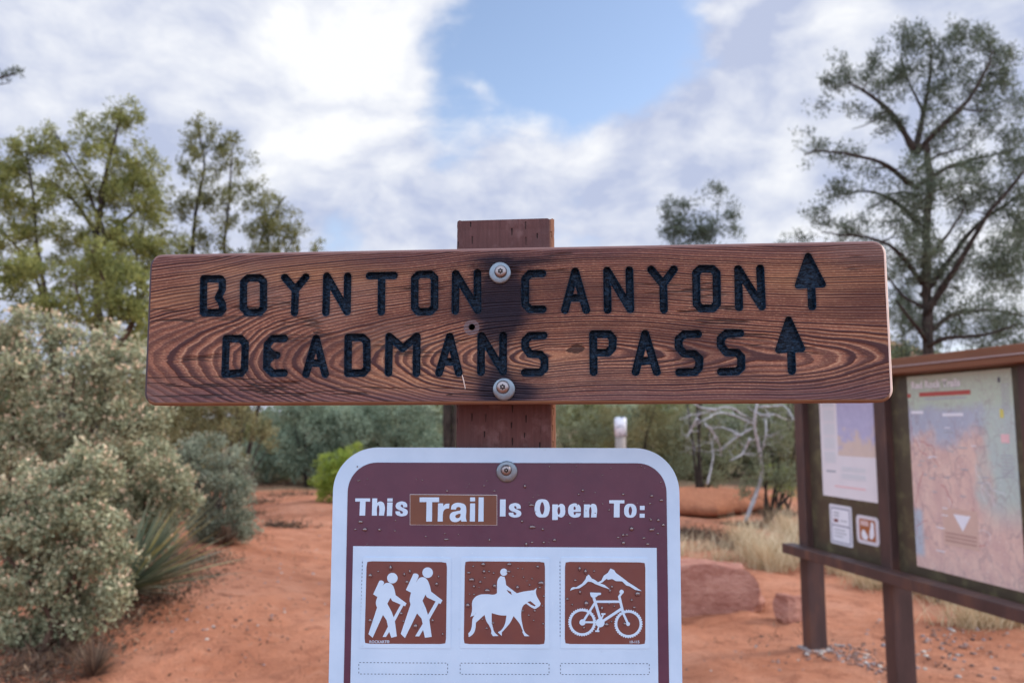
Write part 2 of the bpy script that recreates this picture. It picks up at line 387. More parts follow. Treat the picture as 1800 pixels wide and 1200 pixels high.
def m_zinc(name='galvanised steel', c=(.25, .295, .35)):
    m, g, b = material(name); o = g.obj(); n = g.noise(o, 320, 4, .6); n2 = g.noise(o, 90, 2)
    pset(g, b, color=g.mix(n2, c, tuple(v*.6 for v in c)), metal=1.0, rough=g.maprange(n, .3, .7, .30, .52), normal=g.bump(n, .15, .0005)); return m
def m_simple(name, c, rough=.6, c2=None, sc=30, spec=.4, metal=0.0, bump=0.0, bd=.002):
    m, g, b = material(name); o = g.obj(); n = g.noise(o, sc, 4, .6)
    pset(g, b, color=g.mix(n, c, c2 or tuple(v*.86 for v in c)), rough=rough, spec=spec, metal=metal)
    if bump: pset(g, b, normal=g.bump(n, bump, bd))
    return m
def m_sheet(name, c, c2, rough=.38):
    m, g, b = material(name); o = g.obj(); n = g.noise(o, 26, 5, .6); sp = g.noise(o, 900, 2, .5); st = g.noise(o, 160, 3, .6)
    col = g.mix(g.sstep(n, .3, .7), c, c2)
    col = g.mix(g.mul(g.sstep(sp, .68, .80), .35), col, tuple(min(1, v*1.7+.05) for v in c))
    col = g.mix(g.mul(g.sstep(st, .66, .78), .25), col, tuple(v*.6 for v in c))
    pset(g, b, color=col, rough=g.maprange(st, .3, .7, rough-.06, rough+.1), spec=.5, normal=g.bump(sp, .03, .0004)); return m
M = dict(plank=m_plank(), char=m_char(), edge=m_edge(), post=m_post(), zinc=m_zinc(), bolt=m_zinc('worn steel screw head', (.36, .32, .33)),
         dark=m_simple('dark recess', (.01, .01, .012), .7), white=m_sheet('reflective white sheeting', (.47, .62, .80), (.42, .57, .75)),
         maroon=m_sheet('faded maroon sheeting', (.088, .029, .058), (.070, .024, .052)), brown=m_sheet('brown sticker film', (.145, .046, .038), (.122, .040, .038)),
         print=m_sheet('white sign print', (.49, .64, .81), (.44, .59, .77)), ink=m_simple('dark blue ink', (.03, .035, .08), .6),
         patch=m_sheet('red-brown patch film', (.150, .058, .034), (.122, .046, .030)), edgewhite=m_simple('scuffed sticker edge', (.70, .70, .74), .5))

# ------------------------------------------------------------------ the carved plank
STROKES = {}
def seg(ox, oy, k, *polys): return [[(ox+x/k, oy+y/k) for x, y in p] for p in polys]
A1 = (240, 370, 1533/460); A2 = (660, 370, 1533/460); A3 = (1120, 370, 1600/480)
LET = [
 ('B', seg(*A1, [(393,400),(490,400),(502,415),(502,462),(480,508),(503,548),(506,580),(490,598),(392,598),(393,400)])),
 ('O', seg(*A1, [(627,418),(652,395),(722,395),(744,418),(744,570),(722,596),(650,598),(626,572),(627,418)])),
 ('Y', seg(*A1, [(868,392),(930,465),(992,390)], [(930,465),(925,597)])),
 ('N', seg(*A1, [(1109,597),(1115,385),(1233,592),(1237,385)])),
 ('T', seg(*A1, [(1365,382),(1508,380)], [(1436,382),(1434,592)])),
 ('O', seg(*A2, [(230,395),(255,374),(325,374),(346,395),(346,566),(320,592),(250,592),(230,568),(230,395)])),
 ('N', seg(*A2, [(467,587),(470,370),(598,582),(597,366)])),
 ('C', seg(*A2, [(978,369),(905,369),(877,400),(877,550),(905,578),(980,578)])),
 ('A', seg(*A2, [(1110,583),(1170,357),(1235,583)], [(1134,512),(1207,512)])),
 ('N', seg(*A2, [(1360,582),(1357,352),(1493,578),(1487,350)])),
 ('Y', seg(*A3, [(82,346),(152,432),(215,345)], [(153,432),(157,580)])),
 ('O', seg(*A3, [(345,365),(370,342),(440,341),(465,365),(468,545),(445,572),(375,574),(349,546),(345,365)])),
 ('N', seg(*A3, [(597,567),(592,343),(730,562),(721,340)])),
 ('D', seg(*A1, [(525,750),(610,750),(637,780),(633,925),(613,951),(518,957),(525,750)])),
 ('E', seg(*A1, [(866,749),(797,750),(766,785),(762,918),(797,952),(864,950)], [(767,845),(822,847)], [(768,815),(800,846),(766,880)])),
 ('A', seg(*A1, [(993,957),(1052,749),(1105,957)], [(1017,893),(1085,893)])),
 ('D', seg(*A1, [(1240,743),(1322,742),(1348,768),(1350,925),(1327,951),(1238,953),(1240,743)])),
 ('M', seg(*A2, [(76,950),(80,737),(160,806),(242,737),(240,952)])),
 ('A', seg(*A2, [(372,950),(435,738),(488,950)], [(395,885),(472,885)])),
 ('N', seg(*A2, [(618,945),(620,733),(747,942),(748,732)])),
 ('S', seg(*A2, [(985,731),(905,733),(877,762),(877,800),(905,840),(965,842),(990,870),(990,925),(965,948),(875,948)])),
 ('P', seg(*A2, [(1278,945),(1275,724),(1368,724),(1391,750),(1388,805),(1362,832),(1278,832)])),
 ('A', seg(*A3, [(-9,945),(47,722),(115,945)], [(13,880),(95,880)])),
 ('S', seg(*A3, [(356,723),(275,725),(243,755),(243,800),(275,838),(335,840),(365,868),(362,920),(340,945),(247,947)])),
 ('S', seg(*A3, [(603,718),(522,720),(490,750),(490,790),(522,830),(585,832),(610,858),(610,918),(585,942),(492,944)])),
 ('arrow', seg(*A3, [(1020,450),(1025,561)])), ('arrow', seg(*A3, [(903,830),(906,938)])),
]
HEADS = {25: seg(*A3, [(1002,267),(943,440),(1086,432)])[0], 26: seg(*A3, [(888,640),(829,817),(965,808)])[0]}
HW = .00345
def segdist(X, Z, p, q):
    d = (q[0]-p[0], q[1]-p[1]); L = d[0]**2+d[1]**2+1e-15
    t = np.clip(((X-p[0])*d[0]+(Z-p[1])*d[1])/L, 0, 1)
    return np.hypot(X-p[0]-t*d[0], Z-p[1]-t*d[1])
def build_plank():
    rng = np.random.default_rng(3)
    W, H, T, RC, RO = .650, .1372, .0375, .0115, .0028
    step = .00055
    nu = int(W/step); nv = int(H/step)
    u = np.linspace(-W/2, W/2, nu); v = np.linspace(-H/2, H/2, nv)
    X, Z = np.meshgrid(u, v, indexing='ij')
    S = np.full(X.shape, 1.0); ID = np.full(X.shape, -1)
    for i, (ch, polys) in enumerate(LET):
        P = [[BOARD(*q) for q in p] for p in polys]
        allp = np.array([q for p in P for q in p] + ([BOARD(*q) for q in HEADS[i]] if i in HEADS else []))
        sel = (X > allp[:,0].min()-.02) & (X < allp[:,0].max()+.02) & (Z > allp[:,1].min()-.02) & (Z < allp[:,1].max()+.02)
        xs, zs = X[sel], Z[sel]; d = np.full(xs.shape, 1.0)
        for p in P:
            for a, b in zip(p[:-1], p[1:]): d = np.minimum(d, segdist(xs, zs, a, b))
        d = d - HW
        if i in HEADS:
            h = [BOARD(*q) for q in HEADS[i]]; e = np.full(xs.shape, 1.0); ins = np.ones(xs.shape, bool)
            for a, b in zip(h, h[1:]+h[:1]):
                e = np.minimum(e, segdist(xs, zs, a, b)); c = (b[0]-a[0])*(zs-a[1])-(b[1]-a[1])*(xs-a[0]); ins &= c > 0
            if not ins.any():
                ins = np.ones(xs.shape, bool)
                for a, b in zip(h, h[1:]+h[:1]): ins &= ((b[0]-a[0])*(zs-a[1])-(b[1]-a[1])*(xs-a[0])) < 0
            d = np.minimum(d, np.where(ins, -e, e) - .0029)
        cur = S[sel]; up = d < cur; cur[up] = d[up]; S[sel] = cur; idd = ID[sel]; idd[up] = i; ID[sel] = idd
    hx, hz = BOARD(829.5, 574.5); hd = np.hypot((X-hx), (Z-hz)) - .0028
    up = hd < S; S = np.where(up, hd, S); ID = np.where(up, 99, ID)
    # ragged tool edge
    from mathutils import noise as mn
    soot = np.clip(1-np.maximum(S, 0)/.0035, 0, 1)**2
    # outline: keep the part inside the rounded rectangle inset by the round-over
    def rr(X, Z, ins):
        qx = np.abs(X)-(W/2-RC); qz = np.abs(Z)-(H/2-RC)
        return np.hypot(np.maximum(qx, 0), np.maximum(qz, 0)) + np.minimum(np.maximum(qx, qz), 0) - (RC-ins)
    E = rr(X, Z, RO)
    for Fld in (S, E):
        gx, gz = np.gradient(Fld, u[1]-u[0], v[1]-v[0]); gl = np.hypot(gx, gz)+1e-9
        near = np.abs(Fld) < .62*step
        X[near] -= (Fld*gx/gl**2)[near]; Z[near] -= (Fld*gz/gl**2)[near]; Fld[near] = 0
    e = np.maximum(-S, 0); t = np.clip(e/.0022, 0, 1)
    dep = .0055*(1-(1-t)**2.2)
    jag = rng.normal(0, 1, X.shape); k = np.ones(5)/5
    jag = np.apply_along_axis(lambda a: np.convolve(a, k, 'same'), 0, jag); jag = np.apply_along_axis(lambda a: np.convolve(a, k, 'same'), 1, jag)
    dep = dep + jag*.0017*(t > .3)
    dep = np.where(ID == 99, 0.020*np.clip(e/.0006, 0, 1), dep)
    Y = np.where(S < 0, dep, 0)
    # the weathered face is not dead flat
    Y = Y + np.where(S >= 0, .00025*np.sin(X*37+2)*np.sin(Z*90), 0)
    V = np.stack([X, Y, Z], -1).reshape(-1, 3)
    i0 = (np.arange(nu-1)[:, None]*nv + np.arange(nv-1)[None]).ravel()
    F = np.stack([i0, i0+nv, i0+nv+1, i0+1], -1)
    fs = S.ravel()[F].mean(1); fe = E.ravel()[F].max(1)
    fid = ID.ravel()[F]; fid = fid[np.arange(len(F)), np.argmin(S.ravel()[F], 1)]
    inside = fs < -1e-7
    keep = fe <= 1e-6
    root = empty('wooden_trail_sign', tuple(BOARD.O), None, 'dark stained wooden plank sign carved BOYNTON CANYON and DEADMANS PASS with two arrows', 'trail sign')
    root.matrix_world = BOARD.mat
    sv = soot.ravel()
    def sub(mask, name, mat, parent=root, smooth=True):
        f = F[mask]; use, inv = np.unique(f, return_inverse=True)
        return link(name, npmesh(name, V[use], inv.reshape(-1, 4), smooth, {'soot': sv[use]}), mat, parent)
    face = sub(keep & ~inside, 'plank', M['plank'])
    for i, (ch, _) in enumerate(LET):
        sub(keep & inside & (fid == i), 'carved_arrow' if ch == 'arrow' else 'carved_letter', M['char'])
    sub(keep & inside & (fid == 99), 'old_bolt_hole', M['dark'])
    # round-over, edge and back
    mb = MB(); n = 10
    def ringpts(ins): return np.array(rrect(-W/2+ins, -H/2+ins, W/2-ins, H/2-ins, max(RC-ins, .001), n))
    rings = []
    for k in range(7):
        a = math.pi/2*k/6; ins = RO*(1-math.sin(a)); rings.append((ringpts(ins), RO*(1-math.cos(a))-.00002*(k == 0)))
    rings += [(ringpts(0), T-.003), (ringpts(.003), T)]
    VV = np.concatenate([np.column_stack([p[:, 0], np.full(len(p), y), p[:, 1]]) for p, y in rings])
    c = len(rings[0][0]); FF = []
    for k in range(len(rings)-1):
        for j in range(c): FF.append((k*c+j, (k+1)*c+j, (k+1)*c+(j+1) % c, k*c+(j+1) % c))
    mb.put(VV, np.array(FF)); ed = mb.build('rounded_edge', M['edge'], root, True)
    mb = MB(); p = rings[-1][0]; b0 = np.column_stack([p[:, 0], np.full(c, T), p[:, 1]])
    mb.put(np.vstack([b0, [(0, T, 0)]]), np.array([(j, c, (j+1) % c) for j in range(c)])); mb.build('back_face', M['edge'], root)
    # pale splinter below the second A
    a = BOARD(812.5, 659); b_ = BOARD(815, 668); d_ = BOARD(818, 683)
    mb = MB(); mb.tube([(a[0], -.0002, a[1]), (b_[0], -.0004, b_[1]), (d_[0], -.0002, d_[1])], [.0003, .0006, .0004], 5); mb.build('splinter', m_simple('bare wood splinter', (.62, .5, .45)), root)
    return root
plank = build_plank()

def star(r0, r1, n=6): return [(r0*math.cos(a), r0*math.sin(a), 1) if k % 2 else (r1*math.cos(a), r1*math.sin(a), 1) for k in range(2*n) for a in [math.pi*k/n]]
def bolt(parent, wx, wz, wr, hx, hz, hr, y0, slot=False):
    mb = MB(); mb.lathe([(.0001, .0016), (wr*.45, .0017), (wr*.86, .0017), (wr*.97, .0013), (wr, .0006), (wr, 0)], 40, (wx, y0, wz))
    w = mb.build('washer', M['zinc'], parent, True)
    mb = MB(); t = .0017
    mb.lathe([(.00005, t+.0034), (hr*.50, t+.0034), (hr*.70, t+.0031), (hr*.86, t+.0024), (hr*.96, t+.0014), (hr, t+.0004), (hr*1.02, t+.0002), (hr*.98, t-.0002)], 36, (hx, y0, hz))
    h = mb.build('bolt_head', M['bolt'], parent, True)
    me = flat_mesh('socket', [star(hr*.46, hr*.34)]); me.transform(Matrix.Translation((hx, y0-t-.00347, hz))); link('socket', me, M['dark'], h)  # flat dark star laid on the head; its colour paints the hole's shade
    mb = MB(); mb.lathe([(.00005, t+.0037), (hr*.14, t+.0037), (hr*.16, t+.0030)], 16, (hx, y0, hz)); mb.build('pin', M['bolt'], h, True)
    return w
px2m = .000493
x, z = BOARD(879, 480); hx, hz = BOARD(880.5, 478.2); bolt(plank, x, z, 19.6*px2m, hx, hz, 11.2*px2m, -.0003)
x, z = BOARD(886, 684); hx, hz = BOARD(884.3, 680.2); bolt(plank, x, z, 19.8*px2m, hx, hz, 11.6*px2m, -.0003)

# ------------------------------------------------------------------ the post
def build_post():
    w, Hh = .0920, 1.8120
    bm = bmesh.new(); nx, nz = 22, 60
    root = empty('sign_post', (-.0068, .7085, 0))
    tag(root, 'square red-brown painted timber post carrying both trail signs', 'post')
    # lofted square section with eased corners, ragged sawn top
    sec = rrect(-w/2, 0, w/2, w, .0065, 5); c = len(sec); rng = np.random.default_rng(8)
    zs = list(np.linspace(-.3, 1.60, 12)) + list(np.linspace(1.62, Hh, 40)); V = []; F = []
    for k, z in enumerate(zs):
        top = k == len(zs)-1
        for j, (x, y) in enumerate(sec):
            zz = z + (rng.normal(0, .0007)+.0012*x/w if top else 0)
            V.append((x+rng.normal(0, .00012), y+rng.normal(0, .00012), zz))
    for k in range(len(zs)-1):
        for j in range(c): F.append((k*c+j, k*c+(j+1) % c, (k+1)*c+(j+1) % c, (k+1)*c+j))
    mb = MB(); mb.put(V, np.array(F)); b = (len(zs)-1)*c
    tv = [V[b+j] for j in range(c)] + [(0, w/2, Hh-.002)]
    mb.put(tv, np.array([(j, (j+1) % c, c) for j in range(c)]))
    o = mb.build('post_shaft', M['post'], root, False)
    root.rotation_euler = rot(-2.2, 1.1, -.1).to_euler(); 
    # keep the front face at the back of the signs at their height
    root.location = (-.0018, .7085 + math.sin(math.radians(1.1))*1.62, 0)
    return root
post = build_post()

# ------------------------------------------------------------------ the metal sign
Z4 = (570, 760, 1745/640)
def build_sign():
    root = empty('metal_trail_sign', tuple(SIGN.O), None, 'white and maroon metal sign This Trail Is Open To: with three pictograms', 'trail sign')
    root.matrix_world = SIGN.mat
    W, Hh = .3126, .4572
    me = flat_mesh('panel', [[(*p, 0) for p in rrect(-W/2, -Hh, W/2, 0, .0395, 14)]], .0020); me.transform(Matrix.Translation((0, .0010, 0)))
    o = link('panel', me, M['white'], root); bevel(o, .0005, 2)
    S = SIGN
    x0 = S(611.2, 870)[0]; x1 = S(1171.6, 870)[0]; zt = S(890, 813)[1]
    ring = [(*p, 0) for p in rrect(x0, -Hh+.0135, x1, zt, .0262, 12)]
    me = flat_mesh('maroon_field', [ring], .0002); me.transform(Matrix.Translation((0, -.0003, 0))); link('maroon_field', me, M['maroon'], root)
    a = S(621, 959); b = S(1154, 962)
    me = flat_mesh('white_field', [[(a[0], a[1]), (b[0], b[1]), (b[0], -Hh+.05), (a[0], -Hh+.05)]], .0002); me.transform(Matrix.Translation((0, -.0006, 0))); link('white_field', me, M['white'], root)
    def put(name, loops, mat, y, parent, depth=0.0):
        me = flat_mesh(name, loops, depth); me.transform(Matrix.Translation((0, y, 0))); return link(name, me, mat, parent)
    def merge(name, lst, mat, parent, y):
        mb = MB()
        for k, lp in enumerate(lst):
            me = flat_mesh('t', lp); V, F = me_arrays(me); V = V + [0, y - .00003*k, 0]; mb.put(V, F)
        return mb.build(name, mat, parent)
    L = lambda ox, oy, k, pts: S.loop(pts, ox, oy, k)
    T1 = (610, 850, 1800/280); T2 = (870, 850, 1800/310)
    s_ = [(682,262),(634,262),(634,243,1),(622,232,1),(608,240,1),(614,256,1),(652,276,1),(685,302,1),(680,343,1),(640,362,1),(590,360,1),(554,338,1),(548,308),(600,308),(604,328,1),(622,335,1),(634,321,1),(618,304,1),(578,288,1),(553,262,1),(556,226,1),(590,202,1),(640,199,1),(676,222,1)]
    h_ = [(287,162),(343,162),(342,212),(365,199,1),(400,202,1),(424,232,1),(420,356),(362,356),(364,262,1),(355,240,1),(344,252,1),(340,356),(282,356)]
    sub2 = lambda pts: [((q[0]-548)/139*128+140, (q[1]-199)/163*143+196, *q[2:]) for q in pts]
    words = [
        [L(*T1, [(95,162),(263,162),(263,198),(212,198),(206,356),(142,356),(148,198),(95,198)]), L(*T1, h_),
         L(*T1, [(457,162),(517,162),(516,197),(456,197)]), L(*T1, [(456,207),(516,207),(510,360),(450,360)]), L(*T1, s_)],
        [L(*T2, [(52,157),(110,157),(108,330),(50,330)]), L(*T2, sub2(s_))],
        [L(*T2, [(482,155,1),(530,167,1),(554,208,1),(553,290,1),(530,330,1),(482,341,1),(434,330,1),(410,290,1),(411,208,1),(434,167,1)]),
         L(*T2, [(482,185,1),(496,202,1),(496,295,1),(482,310,1),(468,295,1),(468,202,1)]),
         L(*T2, [(585,208),(643,208),(643,222),(670,202,1),(705,215,1),(716,260,1),(712,310,1),(685,338,1),(655,336,1),(642,328),(640,366),(584,366)]),
         L(*T2, [(654,232,1),(663,250,1),(661,300,1),(651,312,1),(642,300,1),(643,245,1)]),
         L(*T2, [(877,284),(803,284),(803,300,1),(812,315,1),(822,309,1),(824,297),(876,297),(868,325,1),(835,340,1),(790,338,1),(756,312,1),(746,270,1),(756,225,1),(790,201,1),(835,201,1),(868,225,1)]),
         L(*T2, [(803,262),(803,240,1),(812,229,1),(822,240,1),(822,262)]),
         L(*T2, [(908,208),(968,208),(968,222),(990,203,1),(1020,206,1),(1038,235,1),(1036,340),(980,340),(982,245,1),(974,233,1),(965,245,1),(962,340),(906,340)])],
        [L(*T2, [(1166,165),(1320,165),(1320,197),(1273,197),(1271,340),(1212,340),(1214,197),(1166,197)]),
         L(*T2, [(1380,200,1),(1425,215,1),(1444,270,1),(1425,328,1),(1380,343,1),(1335,328,1),(1317,270,1),(1335,215,1)]),
         L(*T2, [(1380,229,1),(1393,245,1),(1393,300,1),(1380,318,1),(1368,300,1),(1368,245,1)]),
         L(*T2, [(1478,222),(1527,222),(1527,265),(1478,265)]), L(*T2, [(1476,302),(1527,302),(1527,343),(1476,343)])]]
    for w in words: put('lettering', w, M['print'], -.00065, root)
    pw = put('patch', [L(*T1, [(716,120),(1692,127),(1692,462),(715,458)])], M['patch'], -.0008, root, .0004)
    put('patch_edge', [L(*T1, [(712,116),(1696,123),(1696,466),(711,462)])], M['edgewhite'], -.0006, pw, .0002)
    put('lettering', [L(*T1, [(822,150),(1042,150),(1042,203),(964,203),(962,422),(896,422),(900,203),(822,203)]),
        L(*T1, [(1030,218),(1088,218),(1088,250),(1115,224,1),(1158,220),(1155,275),(1120,278,1),(1092,305,1),(1084,345),(1082,422),(1026,422)]),
        L(*T1, [(1175,285),(1185,242,1),(1225,215,1),(1290,215,1),(1335,236,1),(1348,280,1),(1345,390,1),(1355,422),(1292,422),(1288,402),(1260,420,1),(1215,428,1),(1175,410,1),(1161,365,1),(1180,324,1),(1230,308,1),(1280,298),(1286,274,1),(1262,258,1),(1238,268,1),(1232,287)]),
        L(*T1, [(1284,332),(1250,340,1),(1226,358,1),(1232,380,1),(1262,382,1),(1282,360,1)]),
        L(*T1, [(1392,150),(1448,150),(1448,195),(1392,195)]), L(*T1, [(1392,218),(1448,218),(1446,422),(1388,422)]),
        L(*T1, [(1488,150),(1545,150),(1543,422),(1484,422)])], M['print'], -.0012, pw)
    # pictogram stickers
    H1 = (630, 970, 1200/170); H2 = (800, 970, 1235/175); H3 = (970, 970, 1271/180)
    def rsq(tl, tr, br, bl, r):
        P = [np.array(q, float) for q in (tl, tr, br, bl)]; out = []
        for i in range(4):
            p, a, b = P[i], P[i-1], P[(i+1) % 4]; ua = (a-p)/np.linalg.norm(a-p); ub = (b-p)/np.linalg.norm(b-p)
            out += [tuple(p+ua*r), tuple(p+ua*r*.45+ub*r*.08), tuple(p+ua*r*.13+ub*r*.13), tuple(p+ua*r*.08+ub*r*.45), tuple(p+ub*r)]
        return out
    st1 = put('pictogram_sticker', [L(*H1, rsq((60,58),(1150,68),(1146,1188),(18,1182), 20))], M['print'], -.0009, root, .0004); tag(st1, 'sticker with two hikers')
    f1 = put('brown_panel', [L(*H1, rsq((105,107),(1101,118),(1088,1132),(78,1128), 70))], M['brown'], -.0012, st1)
    hk = [[L(*H1, circle(424,316,65))], [L(*H1, circle(861,248,65))],
      [L(*H1, [(187,515),(262,352),(282,344,1),(318,362,1),(320,380),(305,412),(332,383,1),(375,374,1),(420,395,1),(448,450,1),(465,527),(600,628),(582,663),(560,656),(455,850),(480,1035),(412,1053),(385,980),(345,1043),(303,1043),(370,915),(352,835),(308,770),(180,1053),(127,1008),(235,680),(220,630,1),(238,548)]),
       L(*H1, [(400,560),(425,598),(527,643),(440,800),(415,730),(362,632)])],
      [L(*H1, [(592,462),(685,262),(706,257,1),(748,277,1),(750,295),(718,370),(757,317,1),(805,304,1),(850,330,1),(885,400,1),(905,483),(1045,590),(1020,635),(998,625),(882,830),(912,1042),(828,1053),(805,955),(757,1036),(707,1034),(800,880),(785,815),(730,752),(580,1057),(528,1005),(650,640),(638,590,1),(655,495)]),
       L(*H1, [(835,520),(852,553),(960,604),(865,770),(840,690),(797,596)])]]
    merge('hiker_symbol', hk, M['print'], st1, -.00135)
    st2 = put('pictogram_sticker', [L(*H2, rsq((75,62),(1167,70),(1165,1190),(62,1184), 20))], M['print'], -.0009, root, .0004); tag(st2, 'sticker with a rider on a horse')
    put('brown_panel', [L(*H2, rsq((122,107),(1114,115),(1113,1137),(108,1131), 66))], M['brown'], -.0012, st2)
    hr = [[L(*H2, circle(604,242,45))],
      [L(*H2, [(520,500),(520,400,1),(532,330,1),(563,290),(613,300),(626,350,1),(632,402),(765,503),(850,482,1),(975,465),(1010,437),(1002,500,1),(1060,625),(1052,655,1),(1020,680,1),(990,695,1),(960,685,1),(880,630),(842,660,1),(822,720,1),(820,800,1),(832,880,1),(865,985,1),(922,1033),(860,1033),(835,985),(838,965),(800,880,1),(725,785),(680,870,1),(622,940,1),(580,985),(578,1030),(530,985),(572,958,1),(615,890,1),(638,778),(560,775,1),(455,748),(455,860,1),(470,930,1),(490,985,1),(540,1030),(470,1033),(447,1000),(450,970,1),(425,905,1),(390,850,1),(365,770),(260,865),(242,975,1),(210,1020,1),(170,1045),(165,1000),(195,960,1),(215,820),(262,742),(247,768,1),(190,795),(210,720,1),(212,620,1),(232,570,1),(290,527,1),(400,515,1),(490,518,1)]),
       L(*H2, [(640,460),(692,485),(704,522),(680,508,1),(652,482,1)]), L(*H2, [(895,612),(935,600),(1000,655),(985,665),(940,645)])]]
    merge('horse_rider_symbol', hr, M['print'], st2, -.00135)
    st3 = put('pictogram_sticker', [L(*H3, rsq((112,60),(1190,66),(1208,1190),(108,1188), 20))], M['print'], -.0009, root, .0004); tag(st3, 'sticker with a bicycle below two mountains')
    put('brown_panel', [L(*H3, rsq((162,114),(1158,122),(1158,1137),(160,1131), 66))], M['brown'], -.0012, st3)
    def wheel(cx, cy, R, r):
        out = []
        for k in range(144):
            a = 2*math.pi*k/144; rr = R + (5 if k % 4 < 2 else -5); out.append((cx+rr*math.cos(a), cy+rr*math.sin(a)))
        return [L(*H3, out), L(*H3, circle(cx, cy, r, 24))]
    bk = [wheel(375, 862, 170, 136), wheel(948, 882, 172, 138)]
    for a, b, r in (((395,840),(540,610),14),((518,555),(605,845),17),((535,607),(850,607),15),((635,845),(870,690),17),((832,535),(880,740),16),((875,735),(942,880),14),((832,545),(872,490),14),((400,860),(545,862),12),((600,845),(638,762),10),((590,890),(562,968),10)):
        bk.append([L(*H3, capsule(a, b, r))])
    for c in ((862,485,27),(378,862,38),(597,868,54),(942,882,24)): bk.append([L(*H3, circle(*c))])
    bk += [[L(*H3, [(472,492),(605,495),(607,515,1),(575,527,1),(540,552,1),(495,552,1),(475,520,1)])], [L(*H3, [(610,748),(662,748),(662,768),(610,768)])], [L(*H3, [(535,960),(587,960),(587,980),(535,980)])],
      [L(*H3, [(222,470),(250,430,1),(300,427),(370,385),(415,330),(425,295),(455,268),(495,320),(530,335),(580,372),(650,398),(720,454),(620,420),(540,390),(490,362),(445,357),(410,392),(340,440),(280,448)])],
      [L(*H3, [(560,370),(610,345),(640,285),(690,250),(725,195),(770,215),(790,250),(860,300),(950,370),(1000,400),(1112,475),(1030,460),(960,415),(920,405),(870,355),(790,350),(745,325),(690,335),(680,320),(625,365),(590,382)])]]
    merge('bicycle_symbol', bk, M['print'], st3, -.00135)
    def txt(body, px, py, hpx, parent, mat=M['print'], y=-.0014, bold=.0):
        me = text_mesh('small_lettering', body, hpx*.000516/.72, bold); x, z = S(px, py); me.transform(Matrix.Translation((x, y, z))); return link('small_lettering', me, mat, parent)
    txt('ROCKART®', 649.5, 1128.5, 4.6, st1, bold=.00004)
    txt('10-115', 1105.5, 1128.8, 4.6, st3, bold=.00004)
    # dashed outlines
    def dashes(corners, parent=root):
        mb = MB(); cs = corners
        for a, b in zip(cs[:-1], cs[1:]):
            a = np.array(a); b = np.array(b); Ld = np.linalg.norm(b-a); n = int(Ld/6.2)
            for k in range(n):
                p = a+(b-a)*(k+.15)/n; q = a+(b-a)*(k+.62)/n
                x0, z0 = S(*p); x1, z1 = S(*q); nx, nz = (z1-z0), -(x1-x0); l = math.hypot(nx, nz); nx *= .00026/l; nz *= .00026/l
                mb.put([(x0-nx, -.00085, z0-nz), (x1-nx, -.00085, z1-nz), (x1+nx, -.00085, z1+nz), (x0+nx, -.00085, z0+nz)], [(0, 1, 2, 3)])
        return mb
    for r in (((631,1163),(787,1164),(787,1184),(631,1183)), ((809,1164),(965,1164.5),(965,1184),(809,1183.5)), ((985,1164.5),(1141,1165),(1141,1184),(985,1184))):
        dashes(list(r)+[r[0]]).build('dashed_outline', M['ink'], root)
    dashes([(637.3,985),(634,1120)]).build('dashed_line', M['ink'], root); dashes([(984.2,985),(984.5,1120)]).build('dashed_line', M['ink'], root)
    x, z = S(891, 828.5); hx, hz = S(889.8, 825.5); bolt(root, x, z, 18.6*.000516, hx, hz, 9.6*.000516, -.0005)
    # rain drops
    m, g, b = material('rain water'); pset(g, b, color=(.070, .028, .040), rough=.04, ior=2.3, spec=.5)
    rng = np.random.default_rng(21); mb = MB(); bm = bmesh.new(); bmesh.ops.create_icosphere(bm, subdivisions=2, radius=1)
    iv = np.array([v.co[:] for v in bm.verts]); fi = np.array([[v.index for v in f.verts] for f in bm.faces]); bm.free()
    drops = [(158,427,26,13),(97,512,10,8),(200,512,22,16),(366,516,18,11),(545,530,9,6),(890,592,10,6),(1125,625,20,9),(1610,632,12,12),(230,682,6,5),(1130,78,12,9),(1670,78,14,6)]
    lst = [(610+x/6.43, 850+y/6.43, a/6.43, c/6.43) for x, y, a, c in drops]
    lst += [(870+x/5.806, 850+y/5.806, a/5.806, c/5.806) for x, y, a, c in ((375,215,20,12),(1600,122,18,10),(1695,165,14,12),(1310,105,12,10),(1580,200,10,9),(895,65,14,10),(305,22,14,14),(275,380,12,10),(385,437,26,13),(485,460,12,10),(1395,455,22,16),(1600,465,20,13),(1590,365,12,9),(1665,368,16,11),(1715,418,18,10),(1310,520,14,11),(1345,518,10,9),(1310,600,20,13),(1560,612,16,9),(605,570,14,12),(500,595,12,9),(320,612,14,14),(378,595,10,9),(1255,545,10,8),(1520,550,12,9),(765,402,8,5),(855,105,9,8),(1165,265,10,8),(1660,505,9,8))]
    lst += [(800+x/7.057, 970+y/7.057, a/7.057, a*.8/7.057) for x, y, a in ((345,145,22),(670,145,20),(360,235,20),(420,235,12),(205,335,24),(170,250,16),(310,365,16),(235,420,16),(485,412,22),(400,468,24),(1062,375,26),(775,430,22),(925,402,12),(1020,175,16),(155,650,24),(1045,432,14),(665,235,18),(225,172,12),(955,325,10),(840,720,12),(990,720,14),(915,775,10),(975,840,10),(1090,880,12),(390,935,12),(470,870,12),(340,825,10),(480,255,12),(370,310,10),(1100,540,10),(235,518,10),(1085,660,10),(850,305,9),(890,350,7),(720,295,8),(180,515,8),(300,430,7),(780,195,9),(835,200,8))]
    lst += [(970+x/7.061, 970+y/7.061, a/7.061, a*1.1/7.061) for x, y, a in ((415,235,20),(345,200,18),(290,345,12),(525,230,10),(740,425,14),(720,475,14),(1062,510,22),(985,590,12),(350,490,16),(430,630,24),(620,690,18),(680,890,18),(735,855,10),(900,880,14),(1020,680,12),(190,575,12),(255,645,9),(400,930,12),(470,780,10),(770,665,9),(710,635,9))]
